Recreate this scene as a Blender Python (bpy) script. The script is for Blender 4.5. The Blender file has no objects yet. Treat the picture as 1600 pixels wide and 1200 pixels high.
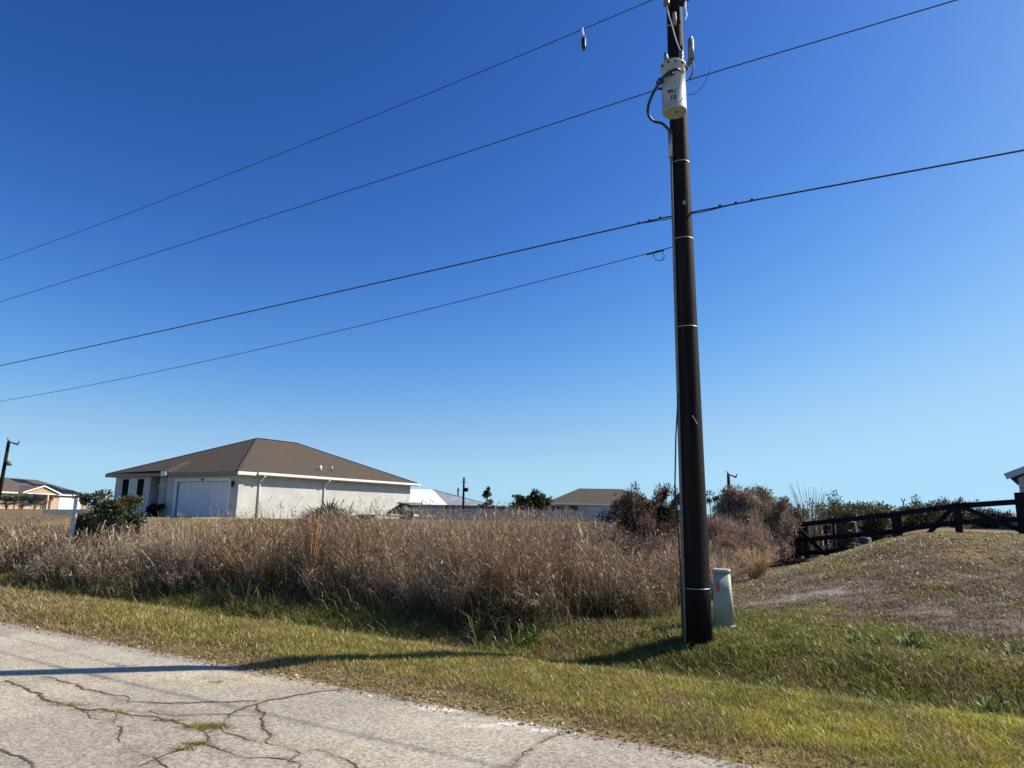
import bpy, bmesh, math, random
import numpy as np
from mathutils import Vector, Matrix
rng=np.random.default_rng(7); random.seed(7)
S=bpy.context.scene; COL=S.collection; R=math.radians
# ---------------- camera ----------------
P_,R_=R(10.6),R(0.9)
fwd=Vector((0,math.cos(P_),math.sin(P_))); r0=Vector((1,0,0)); u0=r0.cross(fwd)
rt=math.cos(R_)*r0+math.sin(R_)*u0; up=-math.sin(R_)*r0+math.cos(R_)*u0
cam=bpy.data.cameras.new('camera'); co=bpy.data.objects.new('camera',cam); COL.objects.link(co)
cam.sensor_width=36; cam.lens=24.3; cam.clip_end=5000; cam.clip_start=.05
m=Matrix((rt,up,-fwd)).transposed().to_4x4(); m.translation=(0,0,1.6); co.matrix_world=m
S.camera=co
# ---------------- sky, sun, exposure ----------------
SUN_AZ=math.atan2(.977,.213); SUN_EL=R(40)
w=bpy.data.worlds.new('World'); S.world=w; w.use_nodes=True
nt=w.node_tree; sky=nt.nodes.new('ShaderNodeTexSky'); sky.sky_type='NISHITA'; sky.sun_disc=False
sky.sun_elevation=SUN_EL; sky.sun_rotation=SUN_AZ; sky.air_density=1.0; sky.dust_density=0.6; sky.ozone_density=2.0; sky.altitude=0
bg=nt.nodes['Background']; bg.inputs[1].default_value=.06
# phone-like rendering of the sky's colour: a contrast curve per channel on the sky texture
sp_=nt.nodes.new('ShaderNodeSeparateColor'); cb_=nt.nodes.new('ShaderNodeCombineColor'); nt.links.new(sky.outputs[0],sp_.inputs[0])
gb=nt.nodes.new('ShaderNodeMath'); gb.operation='POWER'; gb.inputs[1].default_value=1.4; nt.links.new(sp_.outputs[1],gb.inputs[0])
gm=nt.nodes.new('ShaderNodeMath'); gm.operation='MULTIPLY'; gm.inputs[1].default_value=.120/.09; nt.links.new(gb.outputs[0],gm.inputs[0])
for ch,(g_,k_) in enumerate(((2.1,.0235),(1.72,.042),(1.62,.066))):
    pw=nt.nodes.new('ShaderNodeMath'); pw.operation='POWER'; pw.inputs[1].default_value=g_; nt.links.new(sp_.outputs[ch],pw.inputs[0])
    ml=nt.nodes.new('ShaderNodeMath'); ml.operation='MULTIPLY'; ml.inputs[1].default_value=k_/.09; nt.links.new(pw.outputs[0],ml.inputs[0])
    src=ml.outputs[0]; cap_=(.44,.76,1.02)[ch]/.09
    if ch==2:
        mxx=nt.nodes.new('ShaderNodeMath'); mxx.operation='MAXIMUM'; nt.links.new(ml.outputs[0],mxx.inputs[0]); nt.links.new(gm.outputs[0],mxx.inputs[1]); src=mxx.outputs[0]
    def mth(op,a,b):
        q=nt.nodes.new('ShaderNodeMath'); q.operation=op
        for i_,v_ in enumerate((a,b)):
            if isinstance(v_,(int,float)): q.inputs[i_].default_value=v_
            else: nt.links.new(v_,q.inputs[i_])
        return q.outputs[0]
    den=mth('POWER',mth('ADD',mth('POWER',mth('DIVIDE',src,cap_),3.),1.),1/3.)
    nt.links.new(mth('DIVIDE',src,den),cb_.inputs[ch])
lo=nt.nodes.new('ShaderNodeMath'); lo.operation='MULTIPLY'; lo.inputs[1].default_value=1.7; nt.links.new(cb_.inputs[0].links[0].from_socket,lo.inputs[0])
gx_=nt.nodes.new('ShaderNodeMath'); gx_.operation='MAXIMUM'; nt.links.new(lo.outputs[0],gx_.inputs[0]); nt.links.new(cb_.inputs[1].links[0].from_socket,gx_.inputs[1]); nt.links.new(gx_.outputs[0],cb_.inputs[1])
nt.links.new(cb_.outputs[0],bg.inputs[0])
sl=bpy.data.lights.new('sun','SUN'); sl.energy=5.0; sl.angle=R(.5); sl.color=(1,.92,.79)
so=bpy.data.objects.new('sun',sl); COL.objects.link(so)
sd=Vector((math.sin(SUN_AZ)*math.cos(SUN_EL),math.cos(SUN_AZ)*math.cos(SUN_EL),math.sin(SUN_EL)))
so.rotation_euler=sd.to_track_quat('Z','Y').to_euler()
S.view_settings.view_transform='Standard'; S.view_settings.look='None'; S.view_settings.gamma=1; S.view_settings.exposure=.58
S.render.engine='CYCLES'; S.cycles.max_bounces=6; S.cycles.transparent_max_bounces=4

# ---------------- helpers ----------------
DU=np.array([.857,-.515]); DV=np.array([.515,.857]); VE=5.13
def uv(u,v): return (u*.857+v*.515, -u*.515+v*.857)
def sm(t): t=np.clip(t,0,1); return t*t*(3-2*t)
def vnoise(x,y,s,seed=0):
    x=np.asarray(x,float)/s+seed*17.3; y=np.asarray(y,float)/s-seed*9.1
    xi=np.floor(x);yi=np.floor(y);fx=sm(x-xi);fy=sm(y-yi)
    def h(a,b):
        q=np.sin(a*127.1+b*311.7+seed*74.7)*43758.5453; return q-np.floor(q)
    return (h(xi,yi)*(1-fx)+h(xi+1,yi)*fx)*(1-fy)+(h(xi,yi+1)*(1-fx)+h(xi+1,yi+1)*fx)*fy
def fbm(x,y,s,seed=0): return .5*vnoise(x,y,s,seed)+.3*vnoise(x,y,s*.45,seed+1)+.2*vnoise(x,y,s*.2,seed+2)
def terr(x,y):
    x=np.asarray(x,float);y=np.asarray(y,float)
    u=.857*x-.515*y; v=.515*x+.857*y
    e=v-VE
    z=-.035+.075*sm((e+.25)/.7)
    z=z-.15*np.exp(-((v-7.75-.04*u)/.5)**2)*sm((v-6)/1.)
    z=z+.14*sm((v-7.9)/.9)
    A=sm((v-16)/7)*sm((-u-14)/6); B=sm((v-34)/9)
    z=z+.9*np.maximum(A,B)*(1-sm((u+8)/4)*(1-sm((v-40)/20)))
    M=1.1*sm((u+4.35)/4.6)*sm((v-8.8)/8.5)
    z=z+M*.97
    b=sm((v-5.4)/.6)
    z=z+b*(.05*(fbm(x,y,1.6,3)-.5)+.02*(vnoise(x,y,.25,9)-.5))+.07*sm((v-9.5)/1.5)*sm((u+5)/2)*(fbm(x,y,.8,13)-.5)*(1-sm((v-21)/2))
    return z
def T(x,y): return float(terr(x,y))

def tag(o,label=None,cat=None,group=None,kind=None):
    if label: o['label']=label
    if cat: o['category']=cat
    if group: o['group']=group
    if kind: o['kind']=kind
    return o
def empty(name,loc,rz=0,label=None,cat=None,group=None):
    o=bpy.data.objects.new(name,None); COL.objects.link(o); o.location=loc; o.rotation_euler=(0,0,rz); o.empty_display_size=.2
    return tag(o,label,cat,group)
def link(name,me,mat,parent=None):
    o=bpy.data.objects.new(name,me); COL.objects.link(o)
    if mat is not None:
        for mm in (mat if isinstance(mat,list) else [mat]): me.materials.append(mm)
    if parent: o.parent=parent
    return o
class MB:
    def __init__(s): s.bm=bmesh.new(); s.mi=0
    def face(s,pts):
        f=s.bm.faces.new([s.bm.verts.new(p) for p in pts]); f.material_index=s.mi; return f
    def box(s,x0,x1,y0,y1,z0,z1):
        v=[s.bm.verts.new(p) for p in [(x0,y0,z0),(x1,y0,z0),(x1,y1,z0),(x0,y1,z0),(x0,y0,z1),(x1,y0,z1),(x1,y1,z1),(x0,y1,z1)]]
        for q in [(0,3,2,1),(4,5,6,7),(0,1,5,4),(1,2,6,5),(2,3,7,6),(3,0,4,7)]:
            f=s.bm.faces.new([v[i] for i in q]); f.material_index=s.mi
        return s
    def tube(s,pts,rad,n=8,cap=True):
        pts=[Vector(p) for p in pts]; rad=rad if isinstance(rad,(list,tuple)) else [rad]*len(pts)
        rings=[]; prev=None
        for i,p in enumerate(pts):
            d=(pts[min(i+1,len(pts)-1)]-pts[max(i-1,0)]); d=d.normalized() if d.length>1e-9 else Vector((0,0,1))
            a=prev if prev is not None else (Vector((1,0,0)) if abs(d.x)<.9 else Vector((0,1,0)))
            a=(a-d*a.dot(d)).normalized(); prev=a; b=d.cross(a)
            rings.append([s.bm.verts.new(p+(a*math.cos(t)+b*math.sin(t))*rad[i]) for t in [2*math.pi*k/n for k in range(n)]])
        for r1,r2 in zip(rings,rings[1:]):
            for k in range(n):
                f=s.bm.faces.new([r1[k],r1[(k+1)%n],r2[(k+1)%n],r2[k]]); f.smooth=n>5; f.material_index=s.mi
        if cap:
            s.bm.faces.new(rings[0][::-1]).material_index=s.mi; s.bm.faces.new(rings[-1]).material_index=s.mi
        return s
    def bar(s,a,b,w,h,upv=(0,0,1)):
        a=Vector(a);b=Vector(b);d=(b-a).normalized();u=Vector(upv);sv=d.cross(u).normalized();u=sv.cross(d)
        c=[(-w/2,-h/2),(w/2,-h/2),(w/2,h/2),(-w/2,h/2)]
        A=[s.bm.verts.new(a+sv*p+u*q) for p,q in c];B=[s.bm.verts.new(b+sv*p+u*q) for p,q in c]
        for k in range(4): s.bm.faces.new([A[k],A[(k+1)%4],B[(k+1)%4],B[k]])
        s.bm.faces.new(A[::-1]);s.bm.faces.new(B); return s
    def build(s,name,mat,parent=None,bevel=0):
        bmesh.ops.recalc_face_normals(s.bm,faces=s.bm.faces)
        if bevel: bmesh.ops.bevel(s.bm,geom=[e for e in s.bm.edges if len(e.link_faces)==2 and e.calc_face_angle(0)>.6],offset=bevel,segments=2,affect='EDGES')
        me=bpy.data.meshes.new(name); s.bm.to_mesh(me); s.bm.free(); return link(name,me,mat,parent)
def npmesh(name,V,Q,C,mat,parent=None,smooth=False):
    """V (n,3), Q (m,4) quads, C (n,3) colours"""
    me=bpy.data.meshes.new(name); n=len(V);mq=len(Q)
    me.vertices.add(n); me.vertices.foreach_set('co',np.asarray(V,np.float32).ravel())
    me.loops.add(mq*4); me.loops.foreach_set('vertex_index',np.asarray(Q,np.int32).ravel())
    me.polygons.add(mq); me.polygons.foreach_set('loop_start',np.arange(0,mq*4,4,dtype=np.int32))
    if smooth: me.polygons.foreach_set('use_smooth',np.ones(mq,bool))
    me.update(calc_edges=True)
    if C is not None:
        a=me.color_attributes.new('Col','FLOAT_COLOR','POINT')
        c4=np.ones((n,4),np.float32); c4[:,:3]=C; a.data.foreach_set('color',c4.ravel())
    return link(name,me,mat,parent)
class Strips:
    """collects batches of thin ribbons into one mesh"""
    def __init__(s): s.V=[];s.Q=[];s.C=[];s.n=0
    def add(s,P,W,side,col):
        P=np.asarray(P,float);N,K,_=P.shape
        W=np.broadcast_to(np.asarray(W,float),(N,K)); side=np.asarray(side,float)
        if side.ndim==2: side=side[:,None,:]
        L=P-side*W[...,None]*.5; Rr=P+side*W[...,None]*.5
        V=np.stack([L,Rr],2).reshape(N,K*2,3)
        col=np.asarray(col,float)
        if col.ndim==2: col=np.repeat(col[:,None,:],K,1)
        Cc=np.repeat(col,2,axis=1)
        base=s.n+np.arange(N)[:,None]*(2*K)
        for k in range(K-1):
            s.Q.append(np.stack([base[:,0]+2*k,base[:,0]+2*k+1,base[:,0]+2*k+3,base[:,0]+2*k+2],1))
        s.V.append(V.reshape(-1,3)); s.C.append(Cc.reshape(-1,3)); s.n+=N*K*2
    def build(s,name,mat,parent=None): return npmesh(name,np.concatenate(s.V),np.concatenate(s.Q),np.concatenate(s.C),mat,parent)
def sides(N):
    a=rng.uniform(0,2*np.pi,N); return np.stack([np.cos(a),np.sin(a),np.zeros(N)],1)
def cvar(base,N,var=.25,hue=.08):
    base=np.asarray(base,float)
    if base.ndim==1: base=np.repeat(base[None],N,0)
    return np.clip(base*(1+rng.normal(0,var,(N,1)))*(1+rng.normal(0,hue,(N,3))),.003,.9)
def pick(pal,N,p=None): return np.asarray(pal,float)[rng.choice(len(pal),N,p=p)]

# ---------------- materials ----------------
def mat(name,col,rough=.7,metal=0,noise=None,bump=None,spec=.5,col2=None):
    m=bpy.data.materials.new(name); m.use_nodes=True; n=m.node_tree.nodes; l=m.node_tree.links; b=n['Principled BSDF']
    b.inputs['Base Color'].default_value=(*col,1); b.inputs['Roughness'].default_value=rough; b.inputs['Metallic'].default_value=metal
    b.inputs['Specular IOR Level'].default_value=spec
    tc=n.new('ShaderNodeTexCoord')
    if noise:
        t=n.new('ShaderNodeTexNoise'); t.inputs['Scale'].default_value=noise; t.inputs['Detail'].default_value=6
        l.new(tc.outputs['Object'],t.inputs['Vector'])
        r=n.new('ShaderNodeValToRGB'); c2=col2 or tuple(c*.72 for c in col)
        r.color_ramp.elements[0].color=(*c2,1); r.color_ramp.elements[1].color=(*col,1)
        r.color_ramp.elements[0].position=.35; r.color_ramp.elements[1].position=.62
        l.new(t.outputs[0],r.inputs[0]); l.new(r.outputs[0],b.inputs['Base Color'])
    if bump:
        t2=n.new('ShaderNodeTexNoise'); t2.inputs['Scale'].default_value=bump[0]; t2.inputs['Detail'].default_value=4
        l.new(tc.outputs['Object'],t2.inputs['Vector'])
        bp=n.new('ShaderNodeBump'); bp.inputs['Strength'].default_value=bump[1]; bp.inputs['Distance'].default_value=bump[2]
        l.new(t2.outputs[0],bp.inputs['Height']); l.new(bp.outputs[0],b.inputs['Normal'])
    return m
def leafmat(name,trans=.25,rough=.55,spec=.3):
    m=bpy.data.materials.new(name); m.use_nodes=True; n=m.node_tree.nodes; l=m.node_tree.links; b=n['Principled BSDF']
    a=n.new('ShaderNodeAttribute'); a.attribute_name='Col'; l.new(a.outputs['Color'],b.inputs['Base Color'])
    b.inputs['Roughness'].default_value=rough; b.inputs['Specular IOR Level'].default_value=spec
    tr=n.new('ShaderNodeBsdfTranslucent'); l.new(a.outputs['Color'],tr.inputs['Color'])
    mx=n.new('ShaderNodeMixShader'); mx.inputs[0].default_value=trans
    l.new(b.outputs[0],mx.inputs[1]); l.new(tr.outputs[0],mx.inputs[2]); l.new(mx.outputs[0],n['Material Output'].inputs[0])
    return m
M_leaf=leafmat('foliage'); M_dry=leafmat('dry_stems',.2,.75,.15); M_blade=leafmat('grass_blades',.35,.45,.4)
M_bark=mat('bark',(.16,.12,.09),.9,noise=8,bump=(30,.6,.01))
M_dead=mat('dead_twigs',(.22,.17,.13),.9,noise=8)

def colmat(name,nscale,bumpd,spec=.1,rough=.95):
    m=bpy.data.materials.new(name); m.use_nodes=True; n=m.node_tree.nodes; l=m.node_tree.links; b=n['Principled BSDF']
    a=n.new('ShaderNodeAttribute'); a.attribute_name='Col'
    tc=n.new('ShaderNodeTexCoord')
    t=n.new('ShaderNodeTexNoise'); t.inputs['Scale'].default_value=nscale; t.inputs['Detail'].default_value=8; t.inputs['Roughness'].default_value=.7
    l.new(tc.outputs['Object'],t.inputs['Vector'])
    mr=n.new('ShaderNodeMapRange'); mr.inputs[1].default_value=.3; mr.inputs[2].default_value=.7; mr.inputs[3].default_value=.45; mr.inputs[4].default_value=1.5
    l.new(t.outputs[0],mr.inputs[0])
    mx=n.new('ShaderNodeVectorMath'); mx.operation='SCALE'; l.new(a.outputs['Color'],mx.inputs[0]); l.new(mr.outputs[0],mx.inputs['Scale'])
    l.new(mx.outputs[0],b.inputs['Base Color']); b.inputs['Roughness'].default_value=rough; b.inputs['Specular IOR Level'].default_value=spec
    bp=n.new('ShaderNodeBump'); bp.inputs['Distance'].default_value=bumpd; bp.inputs['Strength'].default_value=.8
    l.new(t.outputs[0],bp.inputs['Height']); l.new(bp.outputs[0],b.inputs['Normal'])
    return m

# ---------------- ground ----------------
GREEN=np.array([.125,.16,.025]); YG=np.array([.38,.36,.035]); OLIVE=np.array([.27,.225,.06]); STRAW=np.array([.32,.24,.12]); BROWN=np.array([.165,.122,.088]); SAND=np.array([.36,.31,.26]); DIRT=np.array([.11,.08,.055]); DKG=np.array([.045,.062,.02])
def mix(a,b,t): t=np.asarray(t)[...,None]; return a*(1-t)+b*t
def groundcol(x,y):
    """natural colour of the turf at a place: where it is green, dry or bare"""
    u=.857*x-.515*y; v=.515*x+.857*y; e=v-VE
    n1=fbm(x,y,1.1,21);n2=fbm(x,y,.35,31);n3=fbm(x,y,3.5,41)
    c=np.broadcast_to(OLIVE,(len(x),3)).copy()
    right=sm((u+3.)/3.5)
    c=mix(c,YG,right*.75*sm((n1-.2)/.4)); c=mix(c,GREEN,.45*sm((n2-.5)/.2))
    left=1-sm((u+12)/4); c=mix(c,STRAW*.8,left*.7*sm((n1-.3)/.25))
    c=mix(c,STRAW*.75,.75*(1-sm((e-.05-.3*n1)/.35)))                      # dry edge by the road
    sw=sm((v-6.95-.3*n1)/.35); c=mix(c,mix(GREEN*.8,OLIVE*.7,n2),sw*.9)
    b=sm((v-9.6-1.3*(n3-.3)+.3*u)/1.1)*sm((u+6)/2.); c=mix(c,mix(BROWN,OLIVE*.9,sm((n1-.47)/.2)*.6),b)
    c=mix(c,mix(OLIVE,YG,n2),sm((v-15.5)/2)*sm((u+4)/2)*(1-sm((v-24)/3))*.35)
    s1=np.exp(-(((x-5.05)/.75)**2+((y-11.3)/.38)**2))*1.3*sm((n2-.3)/.2)
    s2=np.exp(-(((x-6.9)/.9)**2+((y-11.0)/.25)**2))*sm((n2-.45)/.15)
    c=mix(c,SAND*.8,np.clip(s1+s2*.8,0,1))
    c=mix(c,SAND*.75,b*.7*sm((fbm(x*.45,y,.6,77)-.57)/.1)); c=mix(c,DIRT,b*.55*sm((fbm(x*.6,y*1.3,.35,78)-.56)/.1))
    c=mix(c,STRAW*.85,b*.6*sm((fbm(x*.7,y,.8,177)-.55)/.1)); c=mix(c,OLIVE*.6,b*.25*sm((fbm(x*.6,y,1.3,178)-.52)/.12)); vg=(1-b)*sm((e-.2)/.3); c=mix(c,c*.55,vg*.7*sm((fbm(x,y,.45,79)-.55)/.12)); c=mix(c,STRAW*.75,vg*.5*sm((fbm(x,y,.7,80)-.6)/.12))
    fld=sm((v-8.3)/.8)*(1-sm((u+4.2)/1.0)); c=mix(c,DIRT,fld*.8)
    far=sm((v-17)/4)*sm((-u-15)/4); c=mix(c,mix(OLIVE*.75,BROWN*.9,sm((fbm(x,y,2.2,46)-.3)/.3)),far)
    dd=np.exp(-((v-20-.04*u)/1.1)**2)*sm((-u-24)/4); c=mix(c,np.array([.42,.33,.24]),dd*.85)
    f2=sm((v-48)/10); c=mix(c,mix(OLIVE,BROWN,n3),f2)
    return np.clip(c,.01,1)
def axis(lo,hi,fine,f0,f1,grow=1.12):
    a=list(np.arange(f0,f1,fine)); s=fine
    while a[-1]<hi: s*=grow; a.append(a[-1]+s)
    s=fine
    while a[0]>lo: s*=grow; a.insert(0,a[0]-s)
    return np.array(a)
gx=axis(-1500,1500,.09,-13,11); gy=axis(-60,2500,.09,4.2,22)
X,Y=np.meshgrid(gx,gy,indexing='ij'); Z=terr(X,Y)
ii=np.arange(len(gx)*len(gy)).reshape(len(gx),len(gy))
Qs=np.stack([ii[:-1,:-1],ii[1:,:-1],ii[1:,1:],ii[:-1,1:]],-1).reshape(-1,4)
Vv=np.stack([X,Y,Z],-1).reshape(-1,3)
tag(npmesh('ground',Vv,Qs,groundcol(Vv[:,0],Vv[:,1]),colmat('turf_soil',28,.02),smooth=True),kind='structure')

# ---------------- road ----------------
cracks=[[(8,1064),(30,1072),(45,1080),(65,1085),(75,1095),(100,1100),(115,1105),(125,1109),(185,1113),(200,1117),(245,1121),(290,1134),(322,1145)],
[(65,1058),(90,1064),(120,1073),(165,1085),(200,1097),(260,1100),(350,1098),(400,1096)],
[(178,1115),(175,1134),(190,1145),(195,1165),(205,1174),(245,1186)],[(220,1199),(245,1187),(275,1175),(300,1168),(325,1160),(345,1138),(358,1118),(385,1105),(400,1102),(420,1095),(460,1088),(520,1078)],
[(345,1138),(375,1152),(400,1160)],[(320,1165),(360,1177),(395,1186),(450,1189)],[(400,1102),(410,1132),(424,1152),(416,1158),(445,1167),(470,1178),(450,1190),(466,1202)],
[(490,1172),(510,1176),(530,1184),(560,1202)],[(0,1172),(25,1182),(50,1202)],[(230,1112),(300,1118),(345,1117),(400,1120)],[(845,1162),(860,1152),(880,1145)],[(795,1202),(815,1185),(832,1170)],
[(125,1109),(150,1125),(178,1128)],[(520,1078),(545,1076),(575,1066)],[(245,1186),(262,1202)],[(610,1086),(640,1092),(690,1096)]]
def g(x,y,z=0):
    d=fwd+rt*((x-800)/1080)+up*((600-y)/1080); t=(z-1.6)/d.z; return np.array([d.x*t,d.y*t])
segs=[]
for ci,c in enumerate(cracks):
    P=[g(*p) for p in c]; wd=[.016,.011,.011,.014,.009,.012,.012,.009,.012,.007,.008,.010,.006,.008,.008,.006][ci]
    for a,b in zip(P,P[1:]): segs.append((a,b,wd))
ru=axis(-70,60,.014,-11.4,3.2,1.25); rv=axis(-4.,VE+.02,.014,3.75,VE+.0,1.3); rv=rv[rv<=VE+.001]
RU,RV=np.meshgrid(ru,rv,indexing='ij'); 
edge=.12*(fbm(RU,RU*0,.9,5)-.5)+.05*(vnoise(RU,RU*0,.12,6)-.5)
RVe=RV+edge*sm((RV-4.4)/.7)
RX=RU*.857+RVe*.515; RY=-RU*.515+RVe*.857
fl_x=RX.ravel();fl_y=RY.ravel()
jx=fl_x+.05*(vnoise(fl_x,fl_y,.09,61)-.5)+.025*(vnoise(fl_x,fl_y,.03,62)-.5); jy=fl_y+.05*(vnoise(fl_x,fl_y,.09,63)-.5)+.025*(vnoise(fl_x,fl_y,.03,64)-.5)
crk=np.zeros(len(fl_x)); halo=np.zeros(len(fl_x))
for a,b,wd in segs:
    d=b-a;L2=d@d; sel=np.where((jx>min(a[0],b[0])-.2)&(jx<max(a[0],b[0])+.2)&(jy>min(a[1],b[1])-.2)&(jy<max(a[1],b[1])+.2))[0]
    t=np.clip(((jx[sel]-a[0])*d[0]+(jy[sel]-a[1])*d[1])/L2,0,1)
    dist=np.hypot(jx[sel]-a[0]-t*d[0],jy[sel]-a[1]-t*d[1])
    crk[sel]=np.maximum(crk[sel],np.clip(1.25-dist/wd,0,1)*np.clip(.6+.8*vnoise(jx[sel],jy[sel],.2,99),0,1)); halo[sel]=np.maximum(halo[sel],np.exp(-(dist/.035)**2))
n1=fbm(fl_x,fl_y,1.3,51);n2=fbm(fl_x,fl_y,.25,52)
A1=np.array([.38,.335,.262]);A2=np.array([.26,.235,.195])
rc=mix(np.broadcast_to(A1,(len(fl_x),3)),A2,np.clip(sm((n1-.35)/.35)*.6+.0,0,1))
eg=sm((RV.ravel()-4.55-.35*n1)/.45); rc=mix(rc,np.array([.20,.20,.20]),eg*.6)
yc=np.exp(-(((fl_x+2.75)/.75)**2+((fl_y-7.0)/.35)**2)); rc=mix(rc,np.array([.55,.45,.28]),yc*.6*sm((n2-.2)/.4))
for cx,cy,sx,sy in ((-.55,6.15,.25,.08),(.35,5.62,.3,.06),(-.2,5.75,.3,.1)):
    q=np.exp(-(((fl_x-cx)/sx)**2+((fl_y-cy)/sy)**2)); rc=mix(rc,np.array([.62,.58,.5]),q*.9*sm((n2-.4)/.15))
rc=mix(rc,rc*np.array([.60,.56,.48]),halo*.7); rc=rc*(.86+.28*fbm(fl_x,fl_y,.5,57))[:,None]
RZ=.004+0.0*halo; RZ=RZ+.03*(-sm((RV.ravel()-4.7)/.45))*.8
ii=np.arange(len(ru)*len(rv)).reshape(len(ru),len(rv))
Qs=np.stack([ii[:-1,:-1],ii[1:,:-1],ii[1:,1:],ii[:-1,1:]],-1).reshape(-1,4)
mr=colmat('old_asphalt',160,.002,.2,.9)
n=mr.node_tree.nodes;l=mr.node_tree.links
vo=n.new('ShaderNodeTexVoronoi');vo.inputs['Scale'].default_value=55;l.new(n['Texture Coordinate'].outputs['Object'],vo.inputs['Vector'])
bw=n.new('ShaderNodeMapRange');bw.inputs[1].default_value=0;bw.inputs[2].default_value=1;bw.inputs[3].default_value=.68;bw.inputs[4].default_value=1.4
sp=n.new('ShaderNodeSeparateColor');l.new(vo.outputs['Color'],sp.inputs[0]);l.new(sp.outputs[0],bw.inputs[0])
vm=[k for k in n if k.type=='VECT_MATH'][0];v2=n.new('ShaderNodeVectorMath');v2.operation='SCALE';l.new(vm.outputs[0],v2.inputs[0]);l.new(bw.outputs[0],v2.inputs['Scale'])
l.new(v2.outputs[0],n['Principled BSDF'].inputs['Base Color'])
tag(npmesh('road',np.stack([fl_x,fl_y,RZ],1),Qs,rc,mr,smooth=True),kind='structure')

def crack_mesh():
    S_=Strips()
    for ci,c in enumerate(cracks):
        P=[g(*p) for p in c]
        for lv in range(5):
            Q=[P[0]]
            for a,b in zip(P,P[1:]):
                d=b-a; n_=np.array([-d[1],d[0]]); Q.append((a+b)/2+n_*rng.normal(0,.085)); Q.append(b)
            P=Q
        P=np.array(P); k=len(P); tl=np.gradient(P,axis=0); tl/=np.linalg.norm(tl,axis=1)[:,None]+1e-9; sv=np.stack([-tl[:,1],tl[:,0],0*tl[:,0]],1)
        wd=.7*segw[ci]*(.45+1.1*vnoise(P[:,0],P[:,1],.07,140+ci))*np.clip(2.2*vnoise(P[:,0],P[:,1],.3,170)-.05,.2,1.2); wd[0]=wd[-1]=.001
        z=np.full(k,.0075)-.024*sm(((P@np.array([.515,.857]))-4.7)/.45)
        S_.add(np.concatenate([P,z[:,None]],1)[None],wd[None],sv[None],cvar((.145,.115,.078),k,.35,.06)[None])
    tag(S_.build('road_cracks',M_dry),kind='structure')
segw=[.03,.019,.02,.026,.015,.02,.021,.015,.02,.012,.013,.017,.010,.014,.013,.011]
crack_mesh()
# ---------------- grass blades ----------------
def inview(x,y,mx=.85):
    return (y>3)&(np.abs(x/np.maximum(y,.1)+.02)<mx)
def scatter(n,u0,u1,v0,v1):
    u=rng.uniform(u0,u1,n);v=rng.uniform(v0,v1,n); return u,v
def grass():
    S_=Strips()
    N=2300000
    # sample by distance so that cover stays even in the picture
    th=rng.uniform(-.74,.76,N); q=rng.uniform(0,1,N); y=4.0*(30/4.0)**q; x=y*th
    u=.857*x-.515*y; v=.515*x+.857*y; e=v-VE
    n1=fbm(x,y,1.1,21); n2=fbm(x,y,.3,33)
    ok=(e>-.02+.30*(fbm(u,u*0,.7,15)-.5)+.22*(n2-.4)+.1*(vnoise(x,y,.1,16)-.5))
    dens=np.clip(.25+.75*sm((e-.0-.25*n1)/.35),0,1)
    fld=(v>9.2)&(u<-4.2); dens=np.where(fld,.25,dens)
    s1=np.exp(-(((x-5.05)/.75)**2+((y-11.3)/.38)**2)); dens=dens*(1-.8*np.clip(s1,0,1)); bb=sm((v-9.6+.3*u)/1.1); dens*=1-.75*bb*sm((fbm(x,y,.4,144)-.45)/.12); dens*=1-.6*(1-bb)*sm((fbm(x,y,.33,145)-.58)/.1)
    ok&=(rng.uniform(0,1,N)<dens)
    far=(v>25)&(u>-16); ok&=~far; ok&=~((u<-14)&(v>30))
    x=x[ok];y=y[ok];u=u[ok];v=v[ok];n1=n1[ok];n2=n2[ok];e=e[ok]; K=len(x)
    z=terr(x,y); c=groundcol(x,y)*1.4
    dist=np.hypot(x,y); h=rng.gamma(5,.2,K)*(.022+.014*n2+.018*np.exp(-((v-7.9)/.5)**2))*(.75+.25*sm(e/.5))*np.clip(dist/8,1,1.6)
    br=sm((v-9.5)/1.5)*sm((u+6)/2); h*=1-.45*br; h*=np.where((u<-6)&(v<9),1.25,1)
    straw=rng.uniform(0,1,K)<(.16+.22*br); c=np.where(straw[:,None],mix(c,STRAW,.55),c)
    c=cvar(c,K,.28,.08)
    w=.0042*np.clip(dist/5.,1,3.2)*rng.uniform(.7,1.4,K)
    a=rng.uniform(0,2*np.pi,K); L=h*rng.uniform(.3,1.1,K)
    P0=np.stack([x,y,z-.005],1); dd=np.stack([np.cos(a)*L,np.sin(a)*L,h*0],1)
    P1=P0+dd*.4+np.stack([h*0,h*0,h*.65],1); P2=P0+dd+np.stack([h*0,h*0,h],1)
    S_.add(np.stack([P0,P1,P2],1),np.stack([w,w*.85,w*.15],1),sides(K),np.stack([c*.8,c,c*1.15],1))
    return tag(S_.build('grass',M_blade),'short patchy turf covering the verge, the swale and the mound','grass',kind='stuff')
grass()
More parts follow.
